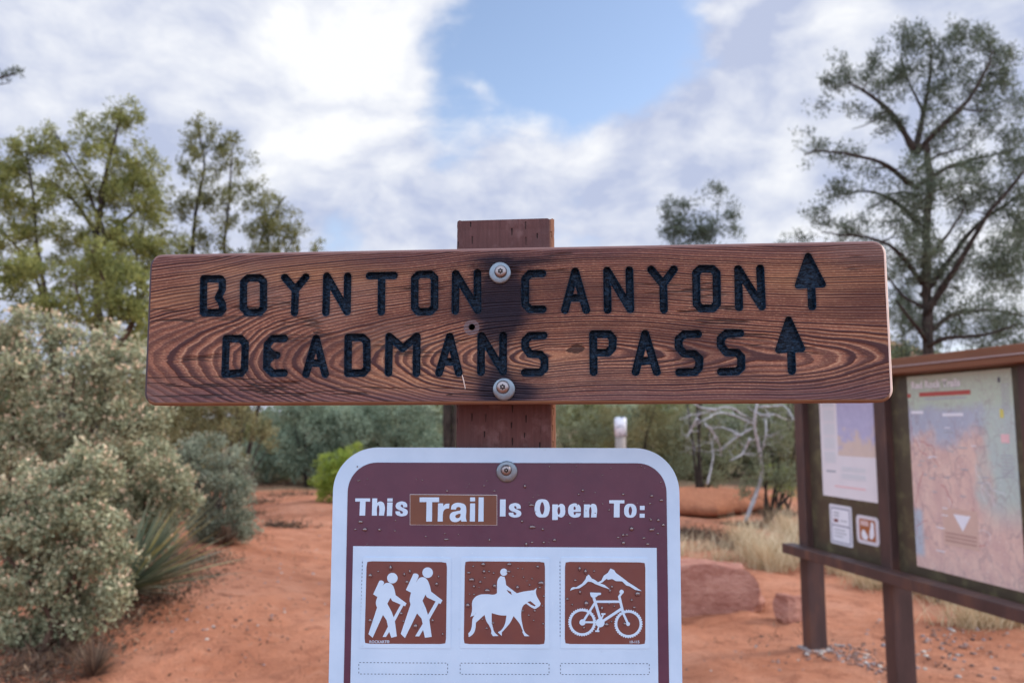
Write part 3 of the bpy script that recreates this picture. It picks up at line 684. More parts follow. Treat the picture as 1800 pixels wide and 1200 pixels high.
    lst += [(630+x/7.059, 970+y/7.059, a/7.059, a*1.3/7.059) for x, y, a in ((405,190,18),(150,285,16),(640,235,14),(570,270,12),(605,365,14),(970,390,14),(1000,300,10),(710,910,18),(535,755,12),(150,840,14),(925,840,12),(1050,1010,9),(250,235,8),(560,850,8))]
    for k in range(46): lst.append((rng.uniform(622, 1165), rng.uniform(818, 955), *(rng.uniform(.5, 1.3, 2))))
    for px, py, a, c in lst:
        ok = 613 < px < 1172; x, z = S(px, py)
        if not ok: continue
        y0 = -.0013 if py > 965 else -.0005; q = iv.copy(); q *= 1 + .18*np.sin(iv[:, :1]*3+rng.uniform(0, 6, 1))
        q[:, 2] -= .25*(iv[:, 0]**2)
        a = a*.5*.00135; c = c*.5*.00145
        q = np.column_stack([q[:, 0]*a, np.minimum(q[:, 1], .12)*min(a, c)*1.05, q[:, 2]*c]); mb.put(q+[x, y0, z], fi)
    d = mb.build('rain_drops', m, root, True); tag(d, kind='stuff')
    return root
sign = build_sign()
# ------------------------------------------------------------------ the ground
def gz(x, y):
    x = np.asarray(x, float); y = np.asarray(y, float)
    z = .05*np.sin(x*.9+.5)*np.sin(y*.55+1.0) + .03*np.sin(x*2.3+y*1.1) + .012*np.sin(x*5.1-y*3.7)*np.sin(y*4.3+x)
    z = z*np.clip((np.hypot(x-2.6, y-5)-.4)/2.0, .15, 1)
    # bank under the shrubs on the left, low swale behind
    z = z + .22*np.exp(-((x+3.6)/1.3)**2)*np.clip((y-2)/3, 0, 1)*np.exp(-((y-7)/6)**2)
    z = z + .30*np.clip((y-16)/14, 0, 1)
    # trodden ridge left of the path
    z = z + .05*np.exp(-((x+1.15-.05*(y-4))/.35)**2)*np.clip((y-2.5), 0, 1)*np.clip(9-y, 0, 1)
    return z
def m_dirt():
    m, g, b = material('red desert dirt'); o = g.obj()
    n1 = g.noise(o, .9, 5, .55); n2 = g.noise(o, 6, 6, .62); n3 = g.noise(o, 60, 4, .65); sp = g.voro(o, 42); sp2 = g.voro(o, 15)
    col = g.ramp(n1, [(.30, (.38, .138, .074)), (.5, (.52, .212, .122)), (.72, (.61, .285, .182))])
    col = g.mix(g.mul(g.sstep(n2, .50, .66), .70), col, (.34, .125, .072))
    col = g.mix(g.mul(g.sstep(n2, .47, .30), .40), col, (.60, .290, .185))
    col = g.mix(g.mul(g.sstep(n3, .56, .75), .45), col, (.20, .075, .046))
    pm = g.mul(g.sstep(sp, .20, .10), g.sstep(g.noise(o, 3.1, 2), .52, .66)); col = g.mix(g.mul(pm, .6), col, (.30, .20, .16))
    pm2 = g.mul(g.sstep(sp2, .16, .06), g.sstep(g.noise(o, 1.7, 2), .50, .62)); col = g.mix(g.mul(pm2, .6), col, (.17, .075, .055))
    x_, y_, z_ = g.sep(o); fl_ = g.sstep(g.add(y_, g.mul(g.sub(n1, .5), 5.0)), 17.5, 20.5); col = g.mix(g.mul(fl_, .9), col, g.mix(n2, (.10, .085, .050), (.20, .165, .10)))
    h = g.add(g.add(g.mul(n2, 1.0), g.mul(n3, .35)), g.add(g.mul(g.sstep(sp, .25, .05), .3), g.mul(g.noise(o, 2.2, 3), 1.4)))
    pset(g, b, color=col, rough=.92, spec=.15, normal=g.bump(h, 1.0, .085)); return m
DIRT = m_dirt()
def build_ground():
    def axis(lo, hi, fine_lo, fine_hi, s, k=1.16):
        a = list(np.arange(fine_lo, fine_hi+s, s)); st = s
        while a[-1] < hi: st *= k; a.append(a[-1]+st)
        st = s; b = [a[0]]
        while b[-1] > lo: st *= k; b.append(b[-1]-st)
        return np.array(b[:0:-1] + a)
    xs = axis(-900, 900, -6, 6, .06); ys = axis(-60, 1500, 1.2, 13, .06)
    X, Y = np.meshgrid(xs, ys, indexing='ij'); Z = gz(X, Y)
    rng = np.random.default_rng(2)
    # scuffs and footprints
    for k in range(420):
        cx, cy = rng.uniform(-2.2, 4), rng.uniform(3, 12); a = rng.uniform(0, 3.14); l, w_ = rng.uniform(.08, .2), rng.uniform(.05, .12)
        sel = (abs(X-cx) < .4) & (abs(Y-cy) < .4); dx, dy = X[sel]-cx, Y[sel]-cy
        u = dx*math.cos(a)+dy*math.sin(a); v = -dx*math.sin(a)+dy*math.cos(a)
        Z[sel] += rng.choice([-.034, .022])*np.exp(-(u/l)**2-(v/w_)**2)
    V = np.stack([X, Y, Z], -1).reshape(-1, 3); nx, ny = X.shape
    i0 = (np.arange(nx-1)[:, None]*ny+np.arange(ny-1)[None]).ravel()
    tag(link('ground', npmesh('ground', V, np.stack([i0, i0+ny, i0+ny+1, i0+1], -1), True), DIRT), kind='structure')
build_ground()
def drop(px, py):
    """where the pixel's ray meets the ground"""
    d = ray(px, py); o = np.array([0, 0, CAMH]); t = (0-CAMH)/d[2] if d[2] < -1e-3 else 60
    for _ in range(30):
        p = o+d*t; t += (gz(p[0], p[1])-p[2])/min(d[2], -.03)*.7
    return o+d*t

# red cliffs far behind the trees
def build_hills():
    m, g, b = material('red rock cliffs with scrub'); o = g.obj(); x, y, z = g.sep(o)
    n = g.noise(g.comb(g.mul(x, .02), g.mul(y, .02), g.mul(z, .25)), 1.0, 5, .6); n2 = g.noise(o, .06, 5, .65)
    col = g.mix(n, (.30, .12, .085), (.52, .30, .235)); low = g.sstep(z, 26.0, 12.0); col = g.mix(g.m('MAXIMUM', g.sstep(n2, .48, .56), g.mul(low, .95)), col, (.115, .135, .080))
    pset(g, b, color=col, rough=.95, spec=.1)
    rng = np.random.default_rng(4); nx, nz = 240, 14; V = []; xs = np.linspace(-420, 420, nx)
    top = 17+7*np.sin(xs*.021+1)+5*np.sin(xs*.053)+np.convolve(rng.normal(0, 5, nx), np.ones(7)/7, 'same') + 34*np.exp(-((xs-165)/75)**2)
    for k in range(nz):
        f = k/(nz-1)
        for i, x in enumerate(xs):
            st = (round(f*4)/4*.5+f*.5)
            V.append((x, 300-140*(x/420)**2+90*st+rng.normal(0, 3), -2+top[i]*f**.8))
    V = np.array(V); i0 = (np.arange(nz-1)[:, None]*nx+np.arange(nx-1)[None]).ravel()
    tag(link('hills', npmesh('hills', V, np.stack([i0, i0+1, i0+nx+1, i0+nx], -1), False), m), kind='structure')
build_hills()

# ------------------------------------------------------------------ the notice board
P1 = onground(1433, 1137); P1[2] = 0
KDIR = np.array([.202, -.979, 0]); KROT = math.atan2(KDIR[1], KDIR[0])
KIOSK = Plane(P1, Matrix.Rotation(KROT, 3, 'Z'))
def m_corten():
    m, g, b = material('weathered brown steel'); o = g.obj(); x, y, z = g.sep(o)
    n = g.noise(g.comb(g.mul(x, 8.0), g.mul(y, 8.0), g.mul(z, 2.2)), 1.0, 5, .6); n2 = g.noise(o, 60, 4, .6)
    col = g.ramp(n, [(.32, (.050, .027, .025)), (.5, (.074, .039, .036)), (.68, (.125, .058, .040))])
    col = g.mix(g.mul(g.sstep(n2, .5, .7), .4), col, (.05, .03, .03))
    pset(g, b, color=col, rough=.5, spec=.5, metal=.15, normal=g.bump(n2, .2, .002)); return m
def m_roofw():
    m, g, b = material('rust brown board'); o = g.obj(); x, y, z = g.sep(o); n = g.noise(g.comb(g.mul(x, 3.0), g.mul(y, 40.0), g.mul(z, 40.0)), 1.0, 4, .6)
    pset(g, b, color=g.mix(n, (.11, .042, .022), (.22, .085, .042)), rough=.6, spec=.4); return m
def build_kiosk():
    root = empty('trailhead_notice_board', tuple(P1), (0, 0, KROT), 'brown steel trailhead notice board holding a large trail map and posters', 'notice board')
    ct = m_corten(); rw = m_roofw()
    SP = (0.0, .915, 2.03)
    for s in SP:
        mb = MB(); mb.box((s-.052, -.068, -.3), (s+.052, .068, 1.93)); o = mb.build('post', ct, root); bevel(o, .006)
        mb = MB(); mb.box((s-.085, -.100, -.02), (s+.085, .100, gz(P1[0]+KDIR[0]*s, P1[1]+KDIR[1]*s)+.012)); bevel(mb.build('footing', m_simple('grey footing mortar', (.30, .26, .26), .9, (.2, .15, .14), 40, bump=.6, bd=.01), root), .02)
    m, g, b = material('olive brown backing board'); o = g.obj(); n = g.noise(o, 9, 5, .65); n2 = g.noise(o, 3, 3)
    pset(g, b, color=g.mix(g.sstep(n, .45, .7), (.060, .046, .032), g.mix(n2, (.10, .085, .05), (.13, .115, .06))), rough=.35, spec=.5)
    for a, c in ((SP[0], SP[1]), (SP[1], SP[2])):
        mb = MB(); mb.box((a+.052, -.012, .655), (c-.052, .012, 1.925)); mb.build('backing_panel', m, root)
    mb = MB(); mb.box((-.30, -.150, 1.925), (2.75, .150, 1.962)); bevel(mb.build('roof_board', rw, root), .004)
    mb = MB(); mb.box((-.26, -.125, 1.971), (2.70, .105, 2.020)); bevel(mb.build('roof_board', rw, root), .004)
    mb = MB(); mb.box((-.30, -.157, 1.9635), (2.75, .12, 1.9695)); mb.build('pale_strip', m_simple('pale roof strip', (.42, .32, .32), .5), root)  # thin pale strip added between the two roof boards
    mb = MB(); mb.box((-.11, -.175, .665), (2.75, -.070, .735)); bevel(mb.build('ledge', ct, root), .006)
    K = KIOSK; yf = -.0135
    def quad(name, pts, mat, y=yf, r=.004, parent=root):
        q = [K(px, py, y) for px, py in pts]; xs = [p[0] for p in q]; zs = [p[1] for p in q]
        x0, x1 = (xs[0]+xs[3])/2, (xs[1]+xs[2])/2; z1, z0 = (zs[0]+zs[1])/2, (zs[2]+zs[3])/2
        me = flat_mesh(name, [[(*p, 0) for p in rrect(x0, z0, x1, z1, r, 4)]], .003); me.transform(Matrix.Translation((0, y, 0))); return link(name, me, mat, parent), (x0, z0, x1, z1)
    # trail map of the second bay
    m, g, b = material('trail map print'); o = g.obj(); x, y, z = g.sep(o)
    s0 = K(1604, 830)[0]; 
    mo, (x0, z0, x1, z1) = quad('trail_map', ((1593,668),(1782,640),(1800,1040),(1614,995)), m, yf)
    u = g.maprange(x, x0, x1, 0, 1); v = g.maprange(z, z0, z1, 0, 1)
    uv = g.comb(u, v, 0.0); w = g.noise(uv, 3.5, 6, .62); w2 = g.noise(uv, 9, 5, .6); w3 = g.noise(uv, 30, 4, .65)
    base = g.mix(g.sstep(w2, .35, .65), (.58, .40, .37), (.68, .49, .43))
    blue = g.mix(w2, (.33, .35, .47), (.46, .50, .58))
    up = g.add(v, g.mul(g.sub(w, .5), .55))
    col = g.mix(g.sstep(up, .60, .74), base, blue)
    right = g.add(u, g.mul(g.sub(w, .5), .5))
    col = g.mix(g.mul(g.sstep(right, .62, .80), g.sstep(v, .22, .42)), col, g.mix(w2, (.42, .49, .53), (.47, .55, .47)))
    col = g.mix(g.sstep(g.add(v, g.mul(g.sub(w, .5), .12)), .80, .86), col, (.45, .53, .44))
    col = g.mix(g.mul(g.sstep(u, .12, .06), g.mul(g.sstep(v, .32, .28), g.sstep(v, .04, .08))), col, (.40, .46, .54))
    ln = g.sstep(g.m('ABSOLUTE', g.sub(g.noise(uv, 11, 5, .6), .5)), .012, .004); col = g.mix(g.mul(ln, .45), col, (.36, .26, .30))
    vs_ = g.voro(uv, 34); col = g.mix(g.mul(g.sstep(vs_, .14, .08), .6), col, (.80, .78, .78))
    road = g.sstep(g.m('ABSOLUTE', g.sub(g.noise(uv, 4.2, 3), .5)), .014, .006); col = g.mix(g.mul(road, .35), col, (.30, .24, .26))
    col = g.mix(g.mul(g.sstep(w3, .58, .72), .18), col, (.30, .24, .26))
    pset(g, b, color=col, rough=.16, spec=.5)
    ww, hh = x1-x0, z1-z0
    def on(name, u0, v0, u1, v1, mat, parent=mo, y=yf-.0025, r=.001, zz=None):
        X0, Z0, X1, Z1 = zz or (x0, z0, x1, z1)
        me = flat_mesh(name, [[(*p, 0) for p in rrect(X0+u0*(X1-X0), Z0+v0*(Z1-Z0), X0+u1*(X1-X0), Z0+v1*(Z1-Z0), r, 2)]], .0008)
        me.transform(Matrix.Translation((0, y, 0))); return link(name, me, mat, parent)
    whitep = m_simple('white paper print', (.74, .74, .80), .35, (.68, .68, .76)); redp = m_simple('red print', (.45, .09, .08), .4); greyp = m_simple('grey text print', (.40, .41, .46), .5)
    yel = m_simple('yellow print', (.66, .60, .16), .4); pink = m_simple('pink print', (.78, .50, .52), .4); brp = m_simple('brown print', (.42, .27, .24), .4); dk = m_simple('dark print', (.10, .10, .14), .5)
    me = text_mesh('map_title', 'Red Rock Trails', .060, .0018); me.transform(Matrix.Translation((x0+.045*ww, yf-.0025, z0+.935*hh))); mt_ = link('map_title', me, m_simple('bright white print', (.86, .86, .90), .3), mo)
    me = text_mesh('title_shadow', 'Red Rock Trails', .060, .0030); me.transform(Matrix.Translation((x0+.047*ww, yf-.0021, z0+.9330*hh))); link('title_shadow', me, greyp, mt_)
    on('red_title_bar', .13, .890, .64, .912, redp); on('red_title_bar', .0, .888, .035, .908, redp)
    for k, (u0, v, u1) in enumerate(((.18, .872, .6), (.03, .80, .16), (.36, .785, .56))): on('title_line', u0, v, u1, v+(.008 if k == 0 else .016), greyp if k == 0 else whitep)
    on('legend_mark', .885, .775, .915, .815, yel); on('legend_mark', .88, .66, .95, .70, pink)
    on('north_arrow', .885, .938, .905, .962, dk)
    lr = np.random.default_rng(44); trailm = [m_simple('trail line print', (.42, .12, .14), .4), m_simple('road line print', (.25, .22, .28), .4), whitep]
    for k in range(16):
        u0, v0 = lr.uniform(.05, .8), lr.uniform(.08, .72); a0_ = lr.uniform(0, 6.28); P = []
        for j in range(14):
            P.append((u0, v0)); a0_ += lr.normal(0, .55); u0 += .030*math.cos(a0_); v0 += .018*math.sin(a0_)
        P = [(min(max(u_, .02), .97), min(max(v_, .02), .80)) for u_, v_ in P]; mb = MB(); wl = .0022 if k % 3 else .0034
        for (ua, va), (ub, vb) in zip(P[:-1], P[1:]):
            A_ = np.array([x0+ua*ww, z0+va*hh]); B_ = np.array([x0+ub*ww, z0+vb*hh]); d_ = B_-A_; l_ = np.linalg.norm(d_)
            if l_ < 1e-4: continue
            n_ = np.array([-d_[1], d_[0]])/l_*wl/2; q_ = [A_-n_, B_-n_, B_+n_, A_+n_]; mb.put([(c_[0], yf-.0020-.00002*k, c_[1]) for c_ in q_], [(0, 1, 2, 3)])
        mb.build('trail_line', trailm[k % 3], mo)
    for k in range(30):
        u0, v0 = lr.uniform(.05, .72), lr.uniform(.07, .74); l_ = lr.uniform(.03, .09)
        if .30 < u0 < .72 and .12 < v0 < .30: continue
        on('place_label', u0, v0, u0+l_, v0+.0050, greyp if k % 3 else whitep, y=yf-.0028-.00001*k, r=.0004)
    for k in range(9): on('legend_line', .905, .925-.014*k, .975, .930-.014*k, greyp)
    for k in range(7): on('legend_line', .87, .60-.016*k, .97, .605-.016*k, greyp)
    tx0, tz0 = K(1676, 903, yf-.003); tx1 = K(1706, 905, yf-.003)[0]; tz1 = K(1692, 934, yf-.003)[1]
    me = flat_mesh('white_triangle', [[(tx0, tz0), ((tx0+tx1)/2, tz1), (tx1, tz0)]], .0008); me.transform(Matrix.Translation((0, yf-.0032, 0))); link('white_triangle', me, whitep, mo)
    q = K(1660, 950, yf); q1 = K(1722, 965, yf)
    on('you_are_here_panel', 0, 0, 1, 1, m_simple('pale brown print', (.60, .42, .36), .3), zz=(q[0], K(1690, 962, yf)[1], q1[0], K(1690, 895, yf)[1]), y=yf-.0022)
    for k in range(3): on('caption_line', .05, .10+.10*k, .95, .15+.10*k, brp, zz=(q[0], K(1690, 962, yf)[1], q1[0], K(1690, 895, yf)[1]), y=yf-.0028)
    # poster of the first bay
    m, g, b = material('poster paper'); o = g.obj(); n = g.noise(o, 8, 3); pset(g, b, color=g.mix(n, (.66, .62, .66), (.74, .70, .74)), rough=.2, spec=.5)
    zt = 1.90
    po, (a0, c0, a1, c1) = quad('poster', ((1440,712),(1546,712),(1552,886),(1448,869)), m)
    me = flat_mesh('poster', [[(*p, 0) for p in rrect(a0, c0, a1, zt, .003, 2)]], .003); me.transform(Matrix.Translation((0, yf, 0))); me.materials.append(m); po.data = me
    zz = (a0, c0, a1, zt)
    m, g, b = material('poster map print'); o = g.obj(); x, y, z = g.sep(o); n = g.noise(o, 7, 5, .6); n2 = g.noise(o, 22, 4, .6)
    f = g.sstep(g.add(g.maprange(z, c0+.36*(zt-c0), zt, 0, 1), g.mul(g.sub(g.noise(o, 12, 6, .65), .5), 1.3)), .18, .42)
    pset(g, b, spec=.5, color=g.mix(f, g.mix(n2, (.56, .44, .40), (.66, .54, .48)), g.mix(n2, (.36, .34, .52), (.52, .50, .68))), rough=.2)
    on('poster_map', .31, .37, .97, .97, m, po, zz=zz, y=yf-.002)
    for k in range(5): on('text_block', .06, .30+.125*k, .26, .40+.125*k, m_simple('grey poster text', (.52, .52, .56), .4, (.64, .64, .68), 160) if k == 0 else bpy.data.materials['grey poster text'], po, zz=zz, y=yf-.002)
    on('text_block', .35, .235, .75, .275, bpy.data.materials['grey poster text'], po, zz=zz, y=yf-.002); on('text_block', .35, .165, .75, .215, bpy.data.materials['grey poster text'], po, zz=zz, y=yf-.002)
    on('text_block', .08, .215, .25, .235, greyp, po, zz=zz, y=yf-.002)
    on('red_caption', .22, .09, .74, .105, pink, po, zz=zz, y=yf-.002)
    # small rules sheet and square symbol sign
    ro, zq = quad('rules_sheet', ((1457,884),(1496,891),(1500,962),(1462,954)), m_simple('pale sheet', (.66, .66, .72), .3, (.58, .58, .66)), r=.012)
    on('sheet_frame', .07, .05, .93, .93, m_simple('grey blue print', (.30, .30, .38), .4), ro, zz=zq, y=yf-.0022)
    on('sheet_panel', .11, .50, .89, .89, whitep, ro, zz=zq, y=yf-.0027); on('sheet_panel', .11, .08, .89, .46, whitep, ro, zz=zq, y=yf-.0027)
    for u0, v0, u1, v1 in ((.2, .78, .45, .82), (.2, .70, .45, .74), (.5, .6, .8, .63), (.2, .36, .7, .39), (.2, .28, .75, .31), (.2, .20, .6, .23)): on('text_line', u0, v0, u1, v1, greyp, ro, zz=zq, y=yf-.0032)
    on('red_mark', .2, .56, .40, .64, m_simple('dark red print', (.18, .04, .04), .4), ro, zz=zq, y=yf-.0034, r=.004)
    so, zq = quad('symbol_sign', ((1504,903),(1543,910),(1548,963),(1508,951)), m_simple('pale sign border', (.64, .60, .66), .35), r=.030)
    on('brown_field', .14, .13, .86, .88, m_simple('orange brown print', (.36, .12, .045), .4), so, zz=zq, y=yf-.0022, r=.012)
    on('symbol_bar', .20, .64, .56, .82, m_simple('pale pink print', (.62, .44, .42), .4), so, zz=zq, y=yf-.0027)
    X0, Z0, X1, Z1 = zq; U = lambda u, v: (X0+u*(X1-X0), Z0+v*(Z1-Z0), 1)
    lp = [[U(.27,.20),U(.24,.40),U(.32,.50),U(.42,.42),U(.50,.22)]]; me = flat_mesh('animal_symbol', lp, .0008); me.transform(Matrix.Translation((0, yf-.003, 0))); link('animal_symbol', me, whitep, so)
    lp = [[U(.62,.22),U(.60,.45),U(.66,.66),U(.68,.80),U(.76,.80),U(.79,.60),U(.76,.28)]]; me = flat_mesh('figure_symbol', lp, .0008); me.transform(Matrix.Translation((0, yf-.003, 0))); link('figure_symbol', me, whitep, so)
    return root
build_kiosk()

# ------------------------------------------------------------------ rocks
from mathutils import noise as mnoise
def rock(name, c, size, rotz, planes, seed, mat, label, cat='boulder', sub=5, rough=.12, group=None):
    bm = bmesh.new(); bmesh.ops.create_icosphere(bm, subdivisions=sub, radius=1)
    P = np.array([v.co[:] for v in bm.verts]); F = np.array([[v.index for v in f.verts] for f in bm.faces]); bm.free()
    P = np.sign(P)*np.abs(P)**.80
    for n, d in planes:
        n = np.array(n, float); n /= np.linalg.norm(n); e = P@n - d; P = P - np.maximum(e, 0)[:, None]*n*.97
    off = np.array([mnoise.fractal(Vector(p*1.6)+Vector((seed, 0, 0)), 1.0, 2.0, 5) for p in P])
    lay = np.sin(P[:, 2]*17+np.array([mnoise.noise(Vector(p*1.2)+Vector((0, seed, 0))) for p in P])*3)
    P = P*(1+rough*off[:, None]) + np.column_stack([P[:, 0], P[:, 1], P[:, 2]*0])*(.010*lay)[:, None]
    P = P*np.array(size); cr, sr = math.cos(rotz), math.sin(rotz)
    P = np.column_stack([P[:, 0]*cr-P[:, 1]*sr, P[:, 0]*sr+P[:, 1]*cr, P[:, 2]])
    o = link(name, npmesh(name, P, F, True), mat); o.location = c; tag(o, label, cat, group)
    try: o.data.set_sharp_from_angle(angle=math.radians(38))
    except Exception: pass
    return o
def m_rock():
    m, g, b = material('red sandstone'); o = g.obj(); x, y, z = g.sep(o)
    n = g.noise(o, 5, 6, .62); n2 = g.noise(o, 40, 5, .65); st = g.noise(g.comb(g.mul(x, 2.0), g.mul(y, 2.0), g.mul(z, 26.0)), 1.0, 4, .6)
    col = g.mix(g.sstep(n, .3, .7), (.40, .165, .122), (.56, .275, .205)); col = g.mix(g.mul(g.sstep(st, .5, .7), .4), col, (.34, .130, .098))
    col = g.mix(g.mul(g.sstep(n2, .55, .75), .35), col, (.48, .26, .21))
    pset(g, b, color=col, rough=.88, spec=.2, normal=g.bump(g.add(g.add(g.add(n2, g.mul(st, 1.2)), g.mul(n, 1.5)), g.mul(g.noise(o, 11, 4, .6), 1.2)), 1.0, .035)); return m
ROCK = m_rock()
p = drop(1235, 1088)
rock('boulder', (p[0]+.075, p[1]+.30, .12), (.54, .42, .275), .15, [((-.42, -1, .10), .30), ((.15, .1, 1), .84), ((1, -.1, .35), .90), ((-.9, 0, .5), .80)], 3, ROCK, 'large rounded red sandstone boulder with a flat face on the dirt')
p = drop(1402, 1094)
rock('boulder', (p[0], p[1]+.12, .085), (.155, .13, .135), .5, [((-.2, -1, .25), .50), ((.1, 0, 1), .72), ((-1, -.1, .2), .7), ((.5, .4, 1), .8)], 9, ROCK, 'small angular red rock beside the left post of the notice board')
def ledge():
    c = drop(1240, 906); r = np.random.default_rng(5); n = 96; prof = [(.70, 0), (.86, .05), (1.0, .10), (1.04, .22), (1.0, .34), (.90, .44), (.72, .52), (.45, .57), (.15, .60)]
    an = np.arange(n)*2*np.pi/n; wob = 1+.06*np.sin(3*an+1)+.035*np.sin(7*an)+.02*np.sin(13*an+2); V = []
    sc = c[1]*FPX**-1*1.0
    for k, (rr, zz) in enumerate(prof):
        for j, a in enumerate(an):
            q = Vector((math.cos(a)*2, math.sin(a)*2, zz*4)); d = 1+.05*mnoise.fractal(q*1.5, 1.0, 2.0, 4)
            V.append((150*sc*rr*wob[j]*d*math.cos(a), 1.3*rr*wob[j]*d*math.sin(a), (zz*1.05+.02*math.sin(5*a))*(1.02 if k > 2 else 1)))
    V.append((0, 0, .64)); F = []
    for k in range(len(prof)-1):
        for j in range(n): F.append((k*n+j, k*n+(j+1) % n, (k+1)*n+(j+1) % n, (k+1)*n+j))
    T = [((len(prof)-1)*n+j, (len(prof)-1)*n+(j+1) % n, len(prof)*n) for j in range(n)]
    V = np.array(V); V[:, 2] *= 38*sc/.62
    m, g, b = material('red ledge soil'); o = g.obj(); nn = g.noise(o, 2.5, 5, .6); n2 = g.noise(o, 14, 5, .65)
    pset(g, b, color=g.mix(g.sstep(n2, .35, .7), g.mix(nn, (.34, .125, .065), (.46, .20, .115)), (.30, .12, .07)), rough=.95, spec=.1, normal=g.bump(g.add(nn, n2), .8, .08))
    ob = link('rock_ledge', npmesh('rock_ledge', V, [np.array(F), np.array(T)], True), m); ob.location = (c[0]-.1, c[1]+1.0, gz(c[0], c[1]+.9)-.04)
    tag(ob, 'low undercut ledge of red rock in the clearing behind the boulders', 'rock ledge')
ledge()
# ------------------------------------------------------------------ vegetation
def m_leaf(name, c0, c1, c2=None, trans=.38, rough=.6):
    """tint attribute 0..1 picks between the colours (2 = the third)"""
    m, g, b = material(name); t = g.attr('tint'); col = g.mix(g.sstep(t, 0.0, 1.0), c0, c1)
    if c2: col = g.mix(g.sstep(t, 1.2, 1.9), col, c2)
    pset(g, b, color=col, rough=rough, spec=.25)
    tr = g.new('ShaderNodeBsdfTranslucent'); g.put(tr.inputs[0], col)
    mx = g.new('ShaderNodeMixShader'); mx.inputs[0].default_value = trans
    g.l.new(b.outputs[0], mx.inputs[1]); g.l.new(tr.outputs[0], mx.inputs[2])
    out = [n for n in g.n if n.type == 'OUTPUT_MATERIAL'][0]; g.l.new(mx.outputs[0], out.inputs[0])
    return m
def m_bark(name, c0, c1, sc=14):
    m, g, b = material(name); o = g.obj(); x, y, z = g.sep(o); n = g.noise(g.comb(g.mul(x, sc*3.0), g.mul(y, sc*3.0), g.mul(z, sc*.6)), 1.0, 5, .6)
    pset(g, b, color=g.mix(g.sstep(n, .35, .68), c0, c1), rough=.9, spec=.15, normal=g.bump(n, .8, .02)); return m
LF = dict(
    juniper=m_leaf('yellow green juniper foliage', (.12, .14, .045), (.37, .37, .115), (.43, .40, .14)),
    juniper2=m_leaf('olive juniper foliage', (.10, .11, .042), (.27, .26, .10), (.30, .27, .12)),
    pine=m_leaf('grey green pine needles', (.055, .072, .048), (.15, .18, .12), (.18, .19, .13)),
    silk=m_leaf('grey green manzanita leaves', (.17, .185, .105), (.46, .455, .29), (.76, .54, .37), .22),
    silk2=m_leaf('cool grey green leaves', (.16, .185, .13), (.34, .36, .26), (.44, .36, .26), .22),
    blue=m_leaf('blue green scrub oak leaves', (.14, .19, .13), (.31, .38, .27), (.36, .34, .22), .2),
    olive=m_leaf('olive scrub leaves', (.14, .135, .06), (.33, .29, .14), (.36, .28, .15), .2),
    lime=m_leaf('bright green leaves', (.20, .27, .04), (.40, .48, .09), (.38, .42, .10), .3),
    hedge=m_leaf('dull green scrub leaves', (.13, .15, .085), (.30, .32, .19), (.34, .31, .19), .2),
    straw=m_leaf('dry straw grass', (.45, .33, .19), (.76, .62, .42), (.6, .45, .28), .2),
    yucca=m_leaf('yucca blades', (.13, .17, .12), (.31, .35, .25), (.60, .50, .18), .15, .45),
    litter=m_leaf('dead leaves and twigs', (.060, .038, .030), (.19, .115, .075), (.38, .28, .19), .1, .85))
BK = dict(dark=m_bark('dark bark', (.022, .017, .015), (.070, .054, .046)), grey=m_bark('grey dead wood', (.16, .15, .15), (.32, .30, .30)),
          red=m_bark('shaggy brown bark', (.050, .030, .022), (.14, .085, .060)), silver=m_bark('silver grey dead branches', (.32, .315, .33), (.60, .58, .61), 20))
def leaves(mb, C, L, W, rng, up=.3, tint=None, outdir=None, fold=.25):
    n = len(C); D = rng.normal(0, 1, (n, 3)); D[:, 2] += up
    if outdir is not None: D += outdir
    D /= np.linalg.norm(D, axis=1)[:, None]+1e-9
    Q = rng.normal(0, 1, (n, 3)); S = np.cross(D, Q); S /= np.linalg.norm(S, axis=1)[:, None]+1e-9; N = np.cross(D, S)
    l = (L*rng.uniform(.65, 1.35, n))[:, None]; w = (W*rng.uniform(.7, 1.3, n))[:, None]
    mid = C + D*l*.5
    V = np.stack([C, mid+S*w*.5+N*w*fold, C+D*l, mid-S*w*.5+N*w*fold], 1).reshape(-1, 3)
    mb.put(V, np.arange(4*n).reshape(n, 4), np.repeat(rng.uniform(0, 1, n) if tint is None else tint, 4))
def resample(P, step):
    P = np.asarray(P, float)
    # smooth a polyline through its points
    t = np.r_[0, np.cumsum(np.linalg.norm(np.diff(P, axis=0), axis=1))]; n = max(3, int(t[-1]/step)+1); s = np.linspace(0, t[-1], n)
    Q = np.stack([np.interp(s, t, P[:, k]) for k in range(3)], 1)
    for _ in range(3):
        if len(Q) > 4: Q[1:-1] = .25*Q[:-2]+.5*Q[1:-1]+.25*Q[2:]
    return Q
